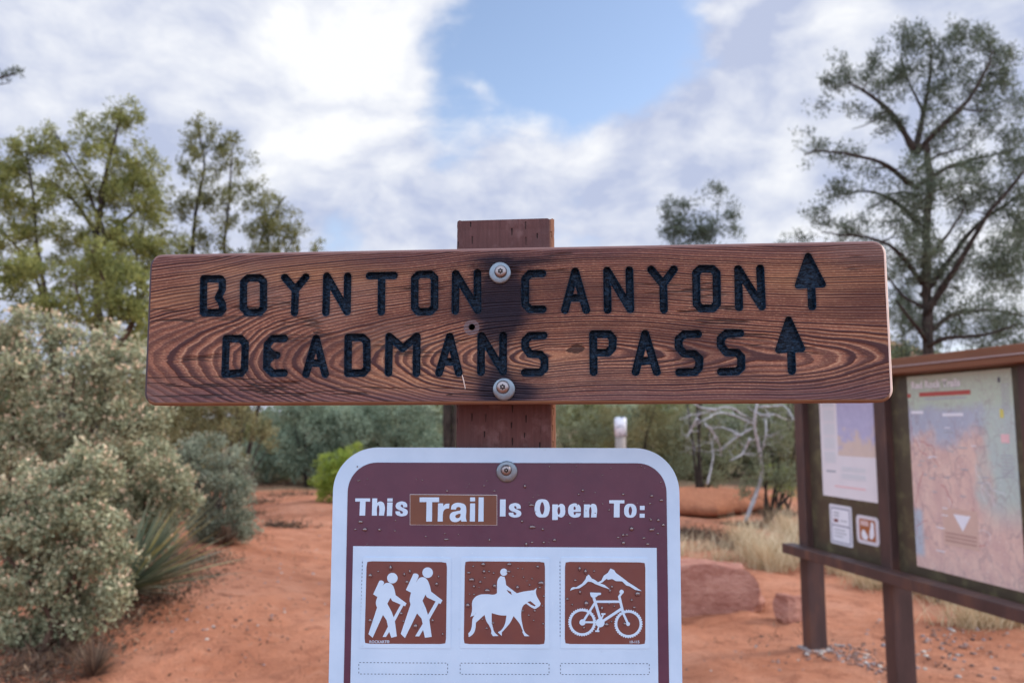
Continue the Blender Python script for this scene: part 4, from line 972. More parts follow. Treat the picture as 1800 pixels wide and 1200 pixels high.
def plant(name, base, limbs, centers, leafmat, barkmat, rng, nleaf=40, crad=.12, L=.05, W=.018, up=.5, twig=.004, label=None, cat='tree', group=None,
          tintfun=None, parts=('trunk', 'crown'), wob=.04, flat=1.0, maxtwig=None, sides=6):
    """limbs: [(points, r0, r1)] world space; centres: leaf clusters in world space joined to the nearest wood"""
    base = np.asarray(base, float); wood = MB(); nodes = []; rad = []
    for P, r0, r1 in limbs:
        Q = resample(P, .12); Q = Q + np.cumsum(rng.normal(0, wob*.25, Q.shape), 0)*np.linspace(0, 1, len(Q))[:, None]*.5
        R = np.linspace(r0, r1, len(Q))*(1+.08*rng.normal(0, 1, len(Q))); R = np.maximum(R, .003); wood.tube(Q-base, R, sides+2); nodes += list(Q); rad += list(R)
    C = np.asarray(centers, float)
    if len(C):
        N = np.array(nodes); order = np.argsort(np.min(np.linalg.norm(C[:, None]-N[None, ::3], axis=2), axis=1)) if len(C)*len(N) < 4e7 else np.arange(len(C))
        cap = len(N)+len(C)*5; NN = np.empty((cap, 3)); RR = np.empty(cap); NN[:len(N)] = N; RR[:len(N)] = rad; cnt = len(N)
        for i in order:
            c = C[i]; d = np.linalg.norm(NN[:cnt]-c, axis=1) + .6*np.maximum(NN[:cnt, 2]-c[2]+.05, 0); k = int(np.argmin(d)); a = NN[k]; ln = np.linalg.norm(c-a)
            if ln < .02: continue
            mid = (a+c)/2 + rng.normal(0, .12*ln, 3) + [0, 0, -.10*ln]; P = np.array([a, (a+mid)/2+rng.normal(0, .03*ln, 3), mid, (mid+c)/2+rng.normal(0, .04*ln, 3), c])
            r0 = min(RR[k]*.75, twig*(.8+1.6*ln)+.002); R = np.linspace(r0, max(r0*.35, .0016), 5)
            wood.tube(P-base, R, 4 if r0 < .012 else sides, cap=False)
            NN[cnt:cnt+4] = P[1:]; RR[cnt:cnt+4] = R[1:]; cnt += 4
    root = empty(name, tuple(base), None, label, cat, group)
    wood.build(parts[0], barkmat, root, True)
    if len(C) and nleaf:
        cr = MB(); n = len(C)*nleaf; rep = np.repeat(np.arange(len(C)), nleaf); off = rng.normal(0, 1, (n, 3)); off /= np.linalg.norm(off, axis=1)[:, None]; off *= (rng.uniform(0, 1, n)**.5)[:, None]*crad; off[:, 2] *= flat
        sc = rng.uniform(.65, 1.3, len(C)); off *= sc[rep][:, None]
        P = C[rep]+off; ct = rng.uniform(0, 1, len(C)); tint = np.clip(.55*ct[rep]+.45*rng.uniform(0, 1, n), 0, 1)
        if tintfun is not None: tint = tintfun(P, off, tint, rng)
        leaves(cr, P-base, L, W, rng, up, tint, off/crad*.9); cr.build(parts[1], leafmat, root, False, 'tint')
    return root
def blobs(lst, Y, rng, sp, depth=1.0, hollow=.35):
    """lst: (px, py, rx, ry[, dY]); returns cluster centres spread through ellipsoids; sp: spacing in px"""
    out = []
    for q in lst:
        px, py, rx, ry = q[:4]; dY = q[4] if len(q) > 4 else 0; n = max(2, int(math.pi*rx*ry/(sp*sp)*1.35))
        u = rng.normal(0, 1, (n, 3)); u /= np.linalg.norm(u, axis=1)[:, None]; u *= (hollow+(1-hollow)*rng.uniform(0, 1, n)**.6)[:, None]
        m_ = Y/FPX
        for a in u: out.append(at(px+a[0]*rx, py+a[1]*ry, Y+dY+a[2]*depth*min(rx, ry)*m_*1.1))
    out = np.array(out); k = np.array([mnoise.noise(Vector(p*(9.0/max(Y*.28, 1.6)))) for p in out]) > -.10
    return out[k]
def pl(Y, *pts, w=0.0):
    return [at(q[0], q[1], Y+(q[2] if len(q) > 2 else 0)) for q in pts]
def foot(px, Y): x = at(px, 800, Y)[0]; return np.array([x, Y, gz(x, Y)])

def big_pine():
    Y = 9.5; r = np.random.default_rng(11); b = foot(1632, Y)
    t = [([b-[0,0,.1]]+pl(Y, (1630,700),(1628,615),(1621,500),(1617,400),(1612,330),(1608,265)), .100, .040),
      (pl(Y, (1608,268),(1585,225),(1560,190),(1530,160,-.2),(1498,138,-.3)), .045, .010), (pl(Y, (1608,268),(1622,215,.2),(1638,150,.3),(1640,95,.3),(1636,60,.3)), .045, .008),
      (pl(Y, (1610,270),(1640,235,-.2),(1690,190,-.3),(1725,150,-.3),(1750,95,-.2)), .042, .008),(pl(Y, (1612,330),(1580,312,-.3),(1540,285,-.5),(1470,272,-.6),(1412,275,-.6)), .040, .008),
      (pl(Y, (1616,395),(1580,355,.2),(1530,330,.4),(1455,338,.5)), .036, .007), (pl(Y, (1616,325),(1660,295,.3),(1720,272,.5),(1795,250,.6)), .038, .008), (pl(Y, (1625,555),(1680,470,-.3),(1740,370,-.6),(1805,300,-.7)), .050, .014),
      (pl(Y, (1630,585),(1680,545,.3),(1740,535,.5),(1810,548,.6)), .040, .012), (pl(Y, (1622,520),(1700,410,.2),(1770,350,.3),(1830,320,.3)), .042, .012), (pl(Y, (1622,500),(1580,440,-.2),(1530,410,-.3),(1440,400,-.3)), .032, .008),
      (pl(Y, (1630,600),(1600,560,-.3),(1560,530,-.4)), .03, .01), (pl(Y, (1620,470),(1660,420,-.4),(1700,360,-.6)), .03, .008), (pl(Y, (1614,360),(1645,330,-.2),(1680,320,-.3),(1720,330,-.4)), .024, .007), (pl(Y, (1613,345),(1585,330,.3),(1550,340,.5),(1515,360,.6)), .022, .006),
      (pl(Y, (1628,610),(1670,585,-.4),(1720,590,-.6),(1790,570,-.8)), .034, .010), (pl(Y, (1624,540),(1585,520,.3),(1550,470,.5),(1520,450,.6)), .026, .008), (pl(Y, (1560,190,-.2),(1545,215,-.1),(1500,235,0)), .014, .004), (pl(Y, (1690,190,-.3),(1720,200,-.2),(1765,190,-.1)), .016, .005), (pl(Y, (1625,200,.2),(1600,150,.3),(1590,90,.3)), .018, .005), (pl(Y, (1612,300),(1650,270,.4),(1700,255,.6),(1740,215,.7)), .024, .006)]
    B = [(1636,62,38,26),(1675,62,34,28),(1579,78,40,30),(1735,80,38,36),(1620,100,60,34),(1690,110,60,40),(1466,100,32,18),(1491,140,52,26),(1450,152,24,14),(1440,185,16,12),(1560,150,58,40),(1646,150,60,46),(1724,155,52,46),(1765,134,34,44),
         (1560,215,44,24),(1672,215,60,46),(1739,222,52,46),(1785,200,40,60),(1430,250,42,24),(1481,270,48,26),(1410,290,20,14),(1522,292,46,24),(1595,345,52,40),(1440,382,30,26),(1410,415,22,16),(1491,405,52,30),(1550,380,42,30),(1724,292,56,40),(1786,270,40,50),(1750,340,60,44),(1698,365,54,40),(1786,395,44,46),
         (1646,405,56,44),(1724,460,60,50),(1585,470,50,40),(1770,470,50,50),(1650,490,50,44),(1600,560,40,34),(1700,560,60,40),(1770,560,50,40),(1540,440,40,30),(1580,130,50,36),(1545,190,40,30),(1640,255,44,30,.5),(1690,312,44,30,-.6),(1600,395,44,34,-.6),(1560,335,44,30),(1655,335,40,34,-.7),(1505,185,30,22),(1480,335,44,26),(1612,300,36,36,-.6),(1620,430,44,44,-.7),(1610,350,40,30,-.8),(1800,330,40,60),(1795,440,40,50),(1590,60,40,24),(1710,60,40,24),(1770,100,30,26),(1540,110,34,22)]
    C = blobs(B, Y, r, 10.0, 1.2, .1)
    plant('pinyon_pine', b, t, C, LF['pine'], BK['dark'], r, 17, .085, .052, .0145, .7, .0085, wob=.11, label='tall open pinyon pine with forked dark trunk rising behind the notice board', cat='tree')
big_pine()

def juniper_left():
    Y = 12.0; r = np.random.default_rng(12); b = foot(175, Y)
    t = [([b-[0,0,.1]]+pl(Y, (172,560),(168,430),(182,330),(200,250),(214,200)), .13, .012), ([b+[.15,0,0]]+pl(Y, (195,520),(185,420),(150,330),(95,235)), .085, .010), ([b+[-.3,.1,0]]+pl(Y, (90,560),(64,430),(58,350),(48,265)), .085, .01),
      ([b+[-.2,-.1,0]]+pl(Y, (70,500),(35,440),(5,410)), .06, .02), (pl(Y, (170,440),(215,390),(262,345)), .05, .01), (pl(Y, (175,420),(130,350),(90,320)), .045, .01), ([b+[.3,.1,0]]+pl(Y, (245,560),(240,450),(255,400)), .06, .015)]
    B = [(214,208,42,34),(160,232,36,42),(86,222,12,22),(48,262,42,40),(14,300,36,44),(188,285,66,50),(235,270,36,40),(222,332,68,46),(262,355,40,40),(120,335,56,44),(60,345,60,46),(20,380,50,46),(180,350,66,46),(230,410,60,44),(160,420,60,40),(90,420,50,40),(275,395,26,34),(20,460,44,40),(285,290,10,24),(110,275,40,36),(150,480,70,44),(300,440,50,30),(290,480,40,40),(0,400,50,60),(60,440,60,40),(250,450,44,40),(10,330,40,50),(250,310,40,40),(200,460,60,40)]
    C = blobs(B, Y, r, 13.5, 1.1, .15)
    plant('juniper_tree', b, t, C, LF['juniper'], BK['dark'], r, 40, .115, .055, .027, .6, .0055, 'tall yellow green juniper with several trunks at the left edge', 'tree')
    r = np.random.default_rng(13); Y = 13.5; b = foot(352, Y)
    t = [([b]+pl(Y, (338,600),(335,440),(342,360),(358,290),(338,212)), .10, .010), ([b+[.3,0,0]]+pl(Y, (395,600),(392,430),(398,340),(402,255)), .075, .01), ([b+[.5,.1,0]]+pl(Y, (440,600),(445,470),(465,400),(500,345)), .07, .01), ([b+[.6,.1,0]]+pl(Y, (480,600),(490,470),(515,400)), .05, .01)]
    B = [(337,222,24,26),(340,265,32,34),(385,245,36,30),(402,265,32,30),(362,305,40,34),(330,305,24,22),(425,302,36,32),(445,330,34,30),(385,350,40,36),(440,385,42,36),(480,360,36,28),(495,395,34,34),(515,410,24,24),(460,420,50,30),(395,405,40,30),(350,390,24,30),(350,430,40,24),(320,350,24,40),(300,400,30,40),(365,360,40,34),(410,440,50,30),(490,435,44,30),(310,450,40,40),(360,470,60,40),(460,470,60,36),(540,440,30,24),(400,310,30,40)]
    C = blobs(B, Y, r, 14, 1.1, .15)
    plant('juniper_tree', b, t, C, LF['juniper2'], BK['dark'], r, 38, .12, .055, .027, .6, .0055, 'darker slender juniper with drooping right side just above the sign', 'tree')
    # bushy yellow green juniper lower down in front of them
    r = np.random.default_rng(14); Y = 9.0; b = foot(205, Y)
    t = [([b]+pl(Y, (205,700),(200,600),(190,500),(165,440)), .08, .012), (pl(Y, (200,620),(240,560),(255,500)), .05, .01), (pl(Y, (203,640),(150,560),(130,500)), .05, .01)]
    B = [(165,455,44,36),(205,480,50,44),(150,505,54,44),(240,520,44,50),(190,545,60,50),(250,580,40,50),(120,550,44,40),(60,520,60,44),(20,500,44,40),(60,470,40,34)]
    C = blobs(B, Y, r, 13.5, 1.0, .15)
    plant('juniper_bush', b, t, C, LF['juniper'], BK['red'], r, 44, .095, .046, .022, .7, .004, 'low bushy yellow green juniper below the tall trees left of the sign', 'tree')
juniper_left()

def tiptint(prob, zref=None):
    def f(P, off, t, rng):
        tip = (off[:, 2] > .25*np.abs(off).max()) & (rng.uniform(0, 1, len(P)) < prob); t = t.copy(); t[tip] = rng.uniform(1.3, 2.0, tip.sum()); return t
    return f
def shrub(name, foot_px, Y, B, mat, bark, seed, label, cat='shrub', sp=15, nleaf=36, crad=.075, L=.030, W=.018, tip=.0, group=None, stems=7, hollow=.3, depth=1.1, up=.6, twig=.0035):
    r = np.random.default_rng(seed); b = foot(foot_px, Y); C = blobs(B, Y, r, sp, depth, hollow); C = C[C[:, 2] > gz(C[:, 0], C[:, 1])+.03]
    idx = r.choice(len(C), min(stems, len(C)), False); t = []
    for i in idx:
        c = C[i]; a = b+[r.normal(0, .07), r.normal(0, .07), -.03]; m1 = a*.55+c*.45; m1[:2] = a[:2]*.65+c[:2]*.35; t.append(([a, m1+r.normal(0, .04, 3), c], .022+.008*r.uniform(), .006))
    return plant(name, b, t, C, LF[mat], BK[bark], r, nleaf, crad, L, W, up, twig, label, cat, group, tiptint(tip) if tip else None, ('stems', 'foliage'))
shrub('manzanita_shrub', 60, 6.5, [(60,580,70,36),(150,600,80,40),(25,640,80,60),(120,660,110,60),(225,650,50,50),(240,720,55,50),(60,730,90,60),(165,745,110,60),(275,735,24,26),(-40,640,60,90),(20,800,70,60),(120,800,70,40)], 'silk', 'red', 31,
      'big pale grey green manzanita with pinkish tips at the left edge', sp=13.5, nleaf=40, tip=.65, L=.036, W=.025, crad=.085)
shrub('manzanita_shrub', 130, 5.2, [(150,830,70,50),(90,860,80,50),(140,900,80,60),(90,950,100,60),(170,960,50,50),(40,930,70,70),(40,1020,80,60),(120,1030,70,50),(20,1090,60,50),(160,1010,50,50),(60,1110,70,40),(110,1090,50,36),(195,1045,44,36),(205,990,40,36),(150,1075,50,30),(-40,960,70,140)], 'silk', 'red', 32,
      'lower pale manzanita in front, spilling onto the dirt path at the left edge', sp=14, nleaf=42, tip=.50, L=.030, W=.021, crad=.072)
shrub('manzanita_shrub', 250, 8.4, [(200,800,60,44),(260,820,60,50),(300,850,50,44),(220,860,60,50),(280,890,60,50),(325,880,34,40),(210,920,60,50),(270,940,50,44),(240,970,60,40)], 'silk', 'red', 30,
      'pale manzanita with pinkish tips right behind the yucca', sp=13, nleaf=40, tip=.55, L=.044, W=.030, crad=.105)
shrub('oak_shrub', 390, 9.4, [(360,800,50,36),(400,830,52,44),(345,850,40,40),(420,880,36,44),(380,890,50,44),(330,800,40,30),(435,850,20,30),(390,930,50,36),(350,920,40,36),(425,925,30,30),(400,955,40,22),(355,945,36,24)], 'silk2', 'red', 33, 'small dull grey green bush behind the yucca at the path edge', sp=11, nleaf=36, L=.036, W=.024, crad=.09, tip=.15)
shrub('scrub_bush', 390, 12.0, [(350,735,60,36),(420,750,60,40),(330,780,44,36),(400,790,60,34),(460,760,30,34),(300,740,40,50),(380,700,90,40),(290,690,40,40)], 'olive', 'dark', 34, 'olive brown rounded bush below the left part of the wooden sign', sp=12, nleaf=34, crad=.115, L=.057, W=.020)
shrub('oak_shrub', 540, 20.0, [(500,745,40,34),(540,770,50,40),(500,800,40,34),(590,740,50,34),(560,800,40,30),(620,760,40,34),(530,720,50,30),(480,815,50,22),(540,825,60,22),(600,825,50,22),(450,800,40,30)], 'blue', 'dark', 35, 'blue green scrub oak beyond the path, left of the lime green bush', sp=9.5, nleaf=32, crad=.17, L=.075, W=.046)
shrub('oak_shrub', 690, 20.5, [(650,735,44,34),(700,750,50,36),(740,745,40,36),(670,785,50,34),(730,790,44,34),(690,715,60,30),(770,770,30,40),(660,815,60,26),(740,815,50,26)], 'blue', 'dark', 36, 'grey green scrub oak seen between the two signs left of the post', sp=9.5, nleaf=32, crad=.17, L=.070, W=.042, tip=.15)
shrub('round_bush', 588, 16.0, [(590,815,36,26),(570,840,30,28),(605,840,34,36),(620,800,24,22),(585,868,34,24),(560,862,20,18),(610,875,30,20)], 'lime', 'dark', 37, 'small bright lime green bush touching the left corner of the metal sign', sp=9, nleaf=36, crad=.105, L=.045, W=.027, stems=5)
for k, (px, pts, seed, lab, mt) in enumerate(((1010, [(1000,740,40,34),(1040,760,40,40),(1010,790,50,40),(985,710,50,34)], 41, 'dull green scrub just right of the post between the signs', 'hedge'),
    (1120, [(1090,735,40,34),(1140,750,44,40),(1110,790,50,40),(1160,720,44,34),(1130,840,50,30)], 42, 'olive scrub behind the white topped marker post', 'olive'),
    (1230, [(1200,760,44,40),(1250,780,44,40),(1215,820,50,34),(1265,830,44,34),(1230,730,50,30)], 43, 'dull green scrub under the silvery dead branches', 'hedge'),
    (1350, [(1330,750,40,44),(1370,770,40,50),(1350,820,44,44),(1385,840,30,40),(1340,720,44,34),(1320,860,20,20)], 44, 'grey green bush against the left post of the notice board', 'hedge'))):
    shrub('scrub_bush', px, 17.5 if k < 3 else 13.5, pts, mt, 'dark', seed, lab, sp=10, nleaf=30, crad=.15 if k < 3 else .11, L=.06 if k < 3 else .045, W=.026)
shrub('scrub_bush', 1375, 15.0, [(1365,850,26,30),(1385,870,22,30),(1350,835,18,18)], 'lime', 'dark', 45, 'small fresh green bush at the right end of the red ledge', sp=9, nleaf=24, crad=.08, L=.035, W=.015)
for k, (px, Y, w, h, mt, lab) in enumerate(((-330, 8.5, 150, 140, 'silk', 'pale manzanita standing well left of the path thicket'), (-520, 11, 170, 190, 'juniper2', 'olive juniper standing far left of the trailhead'), (2080, 9, 150, 160, 'hedge', 'dull green bush right of the notice board'), (2320, 13, 170, 220, 'pine', 'grey green pine far right of the notice board'))):
    rr = np.random.default_rng(300+k); bt = 746+2187/Y
    shrub('scrub_bush', px, Y, [(px+rr.normal(0, w*.4), bt-20-h*2*q/9, w*.55, h*.32) for q in range(9)], mt, 'dark', 310+k, lab, sp=19, nleaf=30, crad=.018*Y, L=.0055*Y, W=.003*Y)
# trees in the middle distance
shrub('small_pine', 1230, 16.0, [(1190,370,30,22),(1180,400,26,20),(1235,400,44,22),(1255,345,26,20),(1275,370,26,22),(1215,420,56,18),(1285,410,20,18),(1230,460,60,30),(1200,520,50,50),(1260,520,50,50),(1230,600,60,60)], 'pine', 'dark', 51, 'small dark pine peeking over the wooden sign right of centre', 'tree', sp=11, nleaf=44, crad=.15, L=.08, W=.022, stems=5)
for k, (px, top, w, Y, seed, mt, lab) in enumerate(((1385, 415, 34, 17, 52, 'pine', 'low conifer tip above the sign left of the big pine'), (560, 415, 14, 24, 53, 'pine', 'thin dark conifer tip just above the sign left of the post'), (600, 425, 12, 25, 54, 'pine', 'second tiny conifer tip above the sign left of the post'))):
    h = [(px, top+w*.6, w*.6, w*.5), (px-w*.3, top+w*1.6, w, w*.8), (px+w*.3, top+w*2.6, w*1.2, w), (px, top+w*4, w*1.4, w*1.3), (px, top+w*6, w*1.5, w*1.5)]
    shrub('conifer', px, Y, h, mt, 'dark', seed, lab, 'tree', sp=9, nleaf=22, crad=.14, L=.09, W=.018, stems=3)
shrub('scrub_tree', 1590, 13.0, [(1590,470,34,30),(1640,520,50,44),(1600,560,50,40),(1700,540,50,44),(1760,500,50,50),(1740,580,60,36),(1660,590,50,30),(1600,620,50,30),(1790,570,30,44),(1590,420,34,30),(1780,430,44,40),(1700,480,60,40),(1640,560,60,40),(1740,610,60,30),(1580,530,30,50)], 'pine', 'dark', 55, 'grey green scrub tree filling in behind the notice board roof', 'tree', sp=13, nleaf=26, crad=.13, L=.06, W=.02)
shrub('scrub_bush', 1700, 10.5, [(1640,700,70,50),(1740,700,70,50),(1600,760,60,60),(1700,800,90,60),(1800,780,70,80),(1620,850,60,60)], 'hedge', 'dark', 56, 'dense green bush hidden behind the notice board panels', sp=15, nleaf=28, crad=.11, L=.05, W=.025)
# understory along the far side of the clearing
for k, (px, Y, w, top, mt, lab) in enumerate(((470, 21, 60, 770, 'hedge', 'low dark scrub behind the far end of the dirt path'), (560, 23, 70, 745, 'blue', 'tall blue green scrub beyond the path, farthest of its row'), (650, 24, 70, 735, 'hedge', 'dull scrub filling the gap left of the dark double trunk'), (770, 22, 60, 740, 'hedge', 'dull scrub around the foot of the dark double trunk'),
    (1010, 22, 70, 735, 'olive', 'olive scrub in the back row right of the sign post'), (1100, 23, 70, 725, 'hedge', 'dull green scrub in the back row behind the marker post'), (1190, 21.5, 70, 725, 'olive', 'olive scrub in the back row over the left end of the ledge'), (1280, 22.5, 70, 715, 'hedge', 'dull green scrub in the back row behind the dead branches'), (1370, 21, 70, 705, 'hedge', 'tall dull scrub in the back row against the notice board'), (1440, 20, 60, 700, 'olive', 'olive scrub in the back row seen past the left post'),
    (300, 15, 80, 700, 'olive', 'olive scrub in the back row under the left end of the sign'), (220, 14, 80, 640, 'hedge', 'dull green scrub between the juniper and the manzanita'))):
    bt = 746+2187/Y; rr = np.random.default_rng(200+k); B = [(px+rr.normal(0, w*.35), top+w*.4+(bt-20-top-w*.4)*q/7, w*rr.uniform(.6, .95), w*rr.uniform(.4, .55)) for q in range(8)]
    shrub('scrub_bush', px, Y, B, mt, 'dark', 210+k, lab, sp=12.5, nleaf=30, crad=.013*Y, L=.0042*Y, W=.0020*Y, stems=5, twig=.005)
# far woodland
def far_trees():
    g_lab = {'juniper2': 'olive green tree in the woodland far behind the clearing', 'hedge': 'dull green tree in the woodland far behind the clearing', 'pine': 'grey green tree in the woodland far behind the clearing'}
    r = np.random.default_rng(61)
    for k in range(34):
        mt = ('juniper2', 'hedge', 'pine')[k % 3]; px = -150+k*64+r.uniform(-20, 20); Y = r.uniform(21, 30); top = r.uniform(640, 690) if 420 < px < 1500 else r.uniform(560, 660)
        s = r.uniform(38, 52); B = [(px+r.normal(0, 16), top+s*.5+q*(805-top)/6, s*(.7+.10*q), s*.75) for q in range(7)]
        shrub('woodland_tree', px, Y, B, mt, 'dark', 100+k, g_lab[mt], 'tree', sp=15, nleaf=22, crad=.30, L=.14, W=.06, stems=4, group='trees of the far woodland', twig=.006)
far_trees()
# dead silvery tree and dark trunk
def dead_tree():
    r = np.random.default_rng(71); Y = 13.0; b = foot(1292, Y); t = []
    t.append(([b+[.25,.4,0]]+pl(Y, (1340,840,.4),(1332,790,.2),(1326,750),(1335,715),(1340,680)), .038, .02))
    for P in ([(1322,752),(1300,765),(1282,778),(1270,795)], [(1325,745),(1290,728),(1260,720),(1225,735),(1205,745)], [(1318,770),(1310,790),(1298,800),(1276,808)], [(1330,725),(1345,735),(1360,725),(1385,740)], [(1260,720),(1240,715),(1225,720),(1212,700)],
              [(1326,740),(1280,712),(1240,722),(1195,728)], [(1335,715),(1375,712),(1395,735)], [(1225,735),(1215,755),(1208,770)], [(1240,745),(1260,765),(1262,800)], [(1300,765),(1275,750),(1255,752)], [(1345,735),(1350,765),(1338,790)], [(1244,850),(1247,830),(1255,812),(1250,780)]):
        t.append((pl(Y, *[(a, c, r.normal(0, .25)) for a, c in P]), .020, .007))
    C = []
    for k in range(260): C.append(at(r.uniform(1195, 1395), r.uniform(710, 800), Y+r.normal(0, .5)))
    plant('dead_tree', b, t, C, None, BK['silver'], r, 0, .1, label='bare silvery dead tree with tangled branches left of the notice board', cat='dead tree', parts=('branches', 'x'), wob=.14, twig=.010)
    r = np.random.default_rng(72); Y = 14.0; b = foot(788, Y)
    plant('tree_trunk', b, [([b]+pl(Y, (785,800),(783,740),(786,690),(780,600)), .10, .07), ([b+[.12,0,0]]+pl(Y, (796,800),(799,740),(803,690)), .06, .05)], blobs([(790,540,80,60),(760,600,60,40),(830,600,60,40),(790,640,70,30)], Y, r, 14, 1, .1), LF['pine'], BK['dark'], r, 30, .15, .08, .02, label='dark double tree trunk just left of the sign post', cat='tree')
    # bare branch reaching in at the top left
    r = np.random.default_rng(73); Y = 7.0; b = foot(-150, Y)
    plant('pine_tree', b, [([b]+pl(Y, (-150,700),(-140,400),(-130,150),(-120,-50)), .10, .04), (pl(Y, (-132,170),(-80,155),(-30,146),(8,140),(28,132)), .03, .006), (pl(Y, (-20,145),(5,150),(18,148)), .010, .003)],
          np.vstack([blobs([(22,128,14,7),(4,134,10,5),(34,127,7,5)], Y, r, 7, 1, .1), blobs([(-90,130,40,30),(-150,60,80,60),(-170,240,70,50),(-120,-40,80,60),(-180,-120,80,60),(-120,-200,60,60),(-210,120,80,60),(-200,340,70,50),(-60,220,30,30)], Y, r, 16, 1, .1)]), LF['pine'], BK['dark'], r, 16, .035, .045, .008, label='pine whose branch tip pokes in at the upper left edge', cat='tree')
dead_tree()

# yucca, agaves, grass, litter
def blades(name, base, n, L, W, rng, mat, label, cat, spread=1.0, droop=.25, yellow=.15, seg_=5, lean=(0, 0, 0), group=None, parent=None):
    mb = MB(); base = np.asarray(base, float)
    for k in range(n):
        a = rng.uniform(0, 2*np.pi); e = rng.uniform(.15, 1.25)*spread; d = np.array([math.cos(a)*math.sin(e), math.sin(a)*math.sin(e), math.cos(e)])+np.array(lean); d /= np.linalg.norm(d)
        l = L*rng.uniform(.65, 1.1); s = np.cross(d, [0, 0, 1.]); s /= np.linalg.norm(s)+1e-9; t = np.linspace(0, 1, seg_+1)
        P = d*(t*l)[:, None]*1.0 + np.array([0, 0, -1.])*(droop*l*t**2.2*math.sin(e))[:, None] + d*.02; w = W*np.minimum(1, (1-t)*2.2+.02)*(.5+.5*np.minimum(1, t*6))
        nrm = np.cross(s, d); V = np.concatenate([P-s*w[:, None]*.5, P+nrm*w[:, None]*-.18, P+s*w[:, None]*.5]); m_ = seg_+1; i = np.arange(seg_)
        F = np.concatenate([np.stack([i, i+m_, i+m_+1, i+1], -1), np.stack([i+m_, i+2*m_, i+2*m_+1, i+m_+1], -1)])
        tv = rng.uniform(1.5, 2) if rng.uniform() < yellow else rng.uniform(0, 1); mb.put(V, F, tv)
    o = mb.build(name, LF[mat], None, True, 'tint'); o.location = base; tag(o, label, cat, group); return o
R = np.random.default_rng(81)
p = np.array([at(215, 985, 6.3)[0], 6.3, 0]); p[2] = gz(p[0], p[1])+.05
blades('yucca', p, 170, 1.0, .026, R, 'yucca', 'yucca with stiff grey green blades, some yellow, beside the dirt path', 'yucca', 1.0, .10, .16, lean=(1.05, -.40, .02))
p = drop(470, 850); blades('agave', p, 30, .55, .08, R, 'yucca', 'small pale agave under the scrub at the far end of the path', 'agave', 1.0, .0, .0)
p = drop(497, 838); blades('agave', p, 20, .42, .07, R, 'yucca', 'smaller agave right of its neighbour under the far scrub', 'agave', 1.1, .0, .0)
def grass_patch(label, pts, n, L, W, seed, mat='straw', group=None):
    r = np.random.default_rng(seed); c0 = drop(*pts[0][:2]); mb = MB()
    for (px, py, rx, ry) in pts:
        c = drop(px, py); sc = c[1]/FPX
        for k in range(n):
            q = np.array([c[0]+r.normal(0, rx*sc*.5), c[1]+r.normal(0, ry*sc*1.6), 0]); q[2] = gz(q[0], q[1])-.01
            a = r.uniform(0, 6.28); e = abs(r.normal(0, .5)); d = np.array([math.cos(a)*math.sin(e), math.sin(a)*math.sin(e), math.cos(e)]); l = L*r.uniform(.4, 1.15); t = np.array([0, .35, .7, 1.0])
            P = q-c0+d*(t*l)[:, None]+np.array([math.cos(a), math.sin(a), -.35])*(l*.45*t**2)[:, None]; s = np.array([-math.sin(a+.6), math.cos(a+.6), 0]); w = W*np.array([1, .85, .55, .08])
            V = np.concatenate([P-s*w[:, None]*.5, P+s*w[:, None]*.5]); i = np.arange(3); mb.put(V, np.stack([i, i+4, i+5, i+1], -1), r.uniform(0, 1))
    o = mb.build('dry_grass', LF[mat], None, False, 'tint'); o.location = c0; tag(o, kind='stuff'); return o
grass_patch('', [(1330,985,40,16),(1375,990,36,16),(1310,960,30,12),(1395,960,20,14),(1350,1000,30,10),(1385,935,26,12)], 420, .50, .0065, 82)
grass_patch('', [(1530,1030,30,12),(1630,1045,40,14),(1690,1060,50,16),(1750,1075,50,16),(1790,1095,40,16),(1720,1100,60,8),(1480,1005,24,10)], 420, .34, .0065, 83)
grass_patch('', [(1270,985,30,8),(1230,965,40,10),(1190,975,30,10)], 160, .30, .006, 84)
def litter(pts, n, seed, size=.05, mat='litter'):
    r = np.random.default_rng(seed); mb = MB(); c0 = drop(*pts[0][:2])
    for (px, py, rx, ry) in pts:
        c = drop(px, py); sc = c[1]/FPX; k = n; q = np.column_stack([c[0]+r.normal(0, rx*sc*.55, k), c[1]+r.normal(0, ry*sc*2.2, k), np.zeros(k)]); q[:, 2] = gz(q[:, 0], q[:, 1])+np.abs(r.normal(0, .025, k))
        tint = np.where(r.uniform(0, 1, k) < .10, r.uniform(1.4, 2, k), r.uniform(0, 1, k)); leaves(mb, q-c0, size, size*.28, r, -.2, tint)
        q2 = q[:k//4]; leaves(mb, q2-c0, size*3.2, size*.12, r, .1, r.uniform(0, 1, len(q2)))
    o = mb.build('leaf_litter', LF[mat], None, False, 'tint'); o.location = c0; tag(o, kind='stuff')
litter([(340,985,60,20),(300,1015,70,20),(250,1050,70,20),(400,940,50,16),(180,1090,80,20),(430,905,30,14),(120,1140,90,24),(60,1180,80,20)], 900, 91)
litter([(1240,945,60,14),(1290,960,40,10),(1200,940,40,12),(1330,925,50,8),(1370,905,40,8)], 700, 92, .07)
litter([(480,850,50,8),(540,850,40,8),(510,870,60,8),(450,885,40,8),(500,925,40,5)], 420, 93, .07)
litter([(420,1080,140,60),(500,980,80,40),(380,1150,160,50),(1380,1130,140,30)], 60, 96, .035)
litter([(1620,1040,60,14),(1720,1060,60,14),(1500,1000,40,10)], 420, 94, .05)
blades('dead_shrub', drop(165, 1190), 260, .26, .004, R, 'litter', 'clump of brown dead twigs at the bottom left corner of the path', 'dead shrub', 1.05, .1, .1)
blades('dead_shrub', drop(400, 960), 260, .30, .005, R, 'litter', 'brown dead twiggy clump at the path edge right of the yucca', 'dead shrub', 1.05, .1, .1)
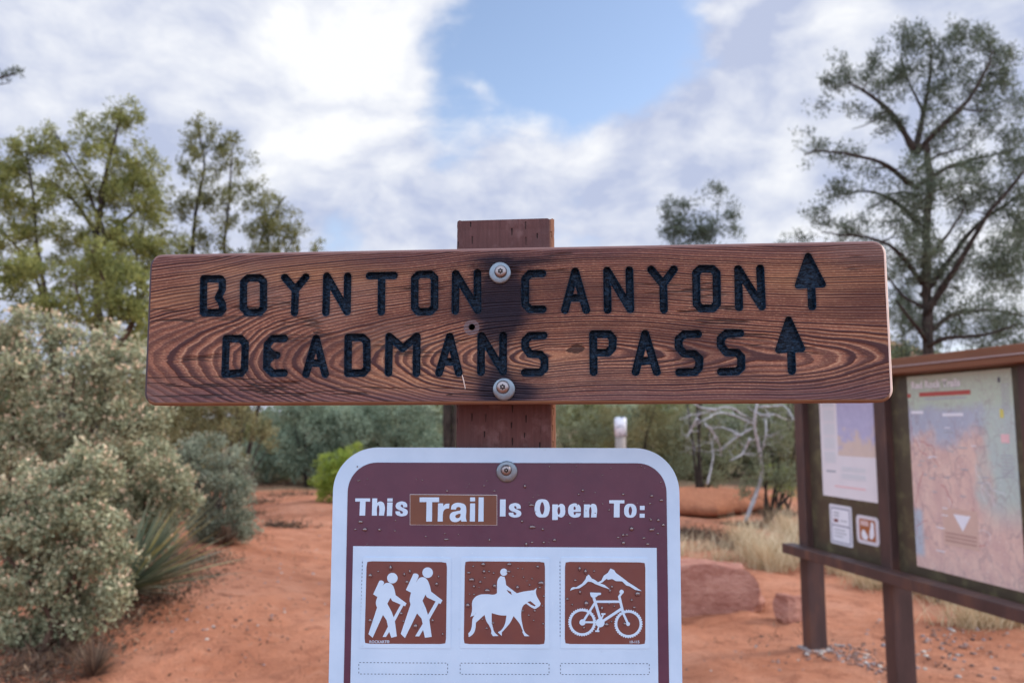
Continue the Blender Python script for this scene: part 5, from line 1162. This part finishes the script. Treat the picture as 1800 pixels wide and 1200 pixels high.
def pebbles():
    r = np.random.default_rng(95); mb = MB(); bm = bmesh.new(); bmesh.ops.create_icosphere(bm, subdivisions=1, radius=1); iv = np.array([v.co[:] for v in bm.verts]); fi = np.array([[v.index for v in f.verts] for f in bm.faces]); bm.free()
    spots = [(1440,1140,30,8,70,.016),(1500,1150,60,14,120,.012),(1560,1170,50,12,60,.014),(1300,1150,120,40,60,.010),(1650,1140,120,40,150,.014),(400,1080,150,70,110,.010),(450,920,100,30,60,.013),(520,1000,60,70,50,.010)]
    c0 = drop(1440, 1140)
    for px, py, rx, ry, n, s in spots:
        for k in range(n):
            q = drop(px+r.normal(0, rx*.6), min(1260, py+r.normal(0, ry*.6))); v = iv*(1+.25*r.normal(0, 1, iv.shape))*s*r.uniform(.4, 1.6)*[1, 1, .6]; mb.put(v+q-c0+[0, 0, s*.2], fi, r.uniform(0, 1))
    m, g, b = material('mixed pebbles'); t = g.attr('tint'); pset(g, b, color=g.ramp(t, [(0, (.13, .07, .055)), (.5, (.30, .15, .105)), (.8, (.26, .22, .23)), (1, (.55, .47, .40))]), rough=.85)
    o = mb.build('gravel', m, None, True, 'tint'); o.location = c0; tag(o, kind='stuff')
pebbles()
def marker():
    Y = 13.0; b = foot(1091, Y); root = empty('marker_post', tuple(b), None, 'thin weathered marker post with a white top right of the sign post', 'marker post'); w = 10.5*Y/FPX; zt = at(1091, 733, Y)[2]-b[2]; zm = at(1091, 766, Y)[2]-b[2]
    mb = MB(); mb.tube([(0, 0, -.1), (0, 0, zm*.5), (.004, 0, zm)], [w*.92, w*.9, w*.88], 14); mb.build('pole', m_simple('weathered grey timber', (.34, .29, .27), .9, (.24, .20, .18), 20), root, True)
    m, g, b_ = material('white marker cap with scuffs'); o = g.obj(); n = g.noise(g.vs(o, (6, 6, 14)), 1.0, 4, .6, 1.5); pset(g, b_, color=g.mix(g.sstep(n, .52, .60), (.72, .73, .80), (.20, .22, .30)), rough=.5)
    mb = MB(); mb.tube([(.004, 0, zm), (.004, 0, zt-.02), (.004, 0, zt)], [w, w, w*.7], 14); mb.build('white_cap', m, root, True)
marker()
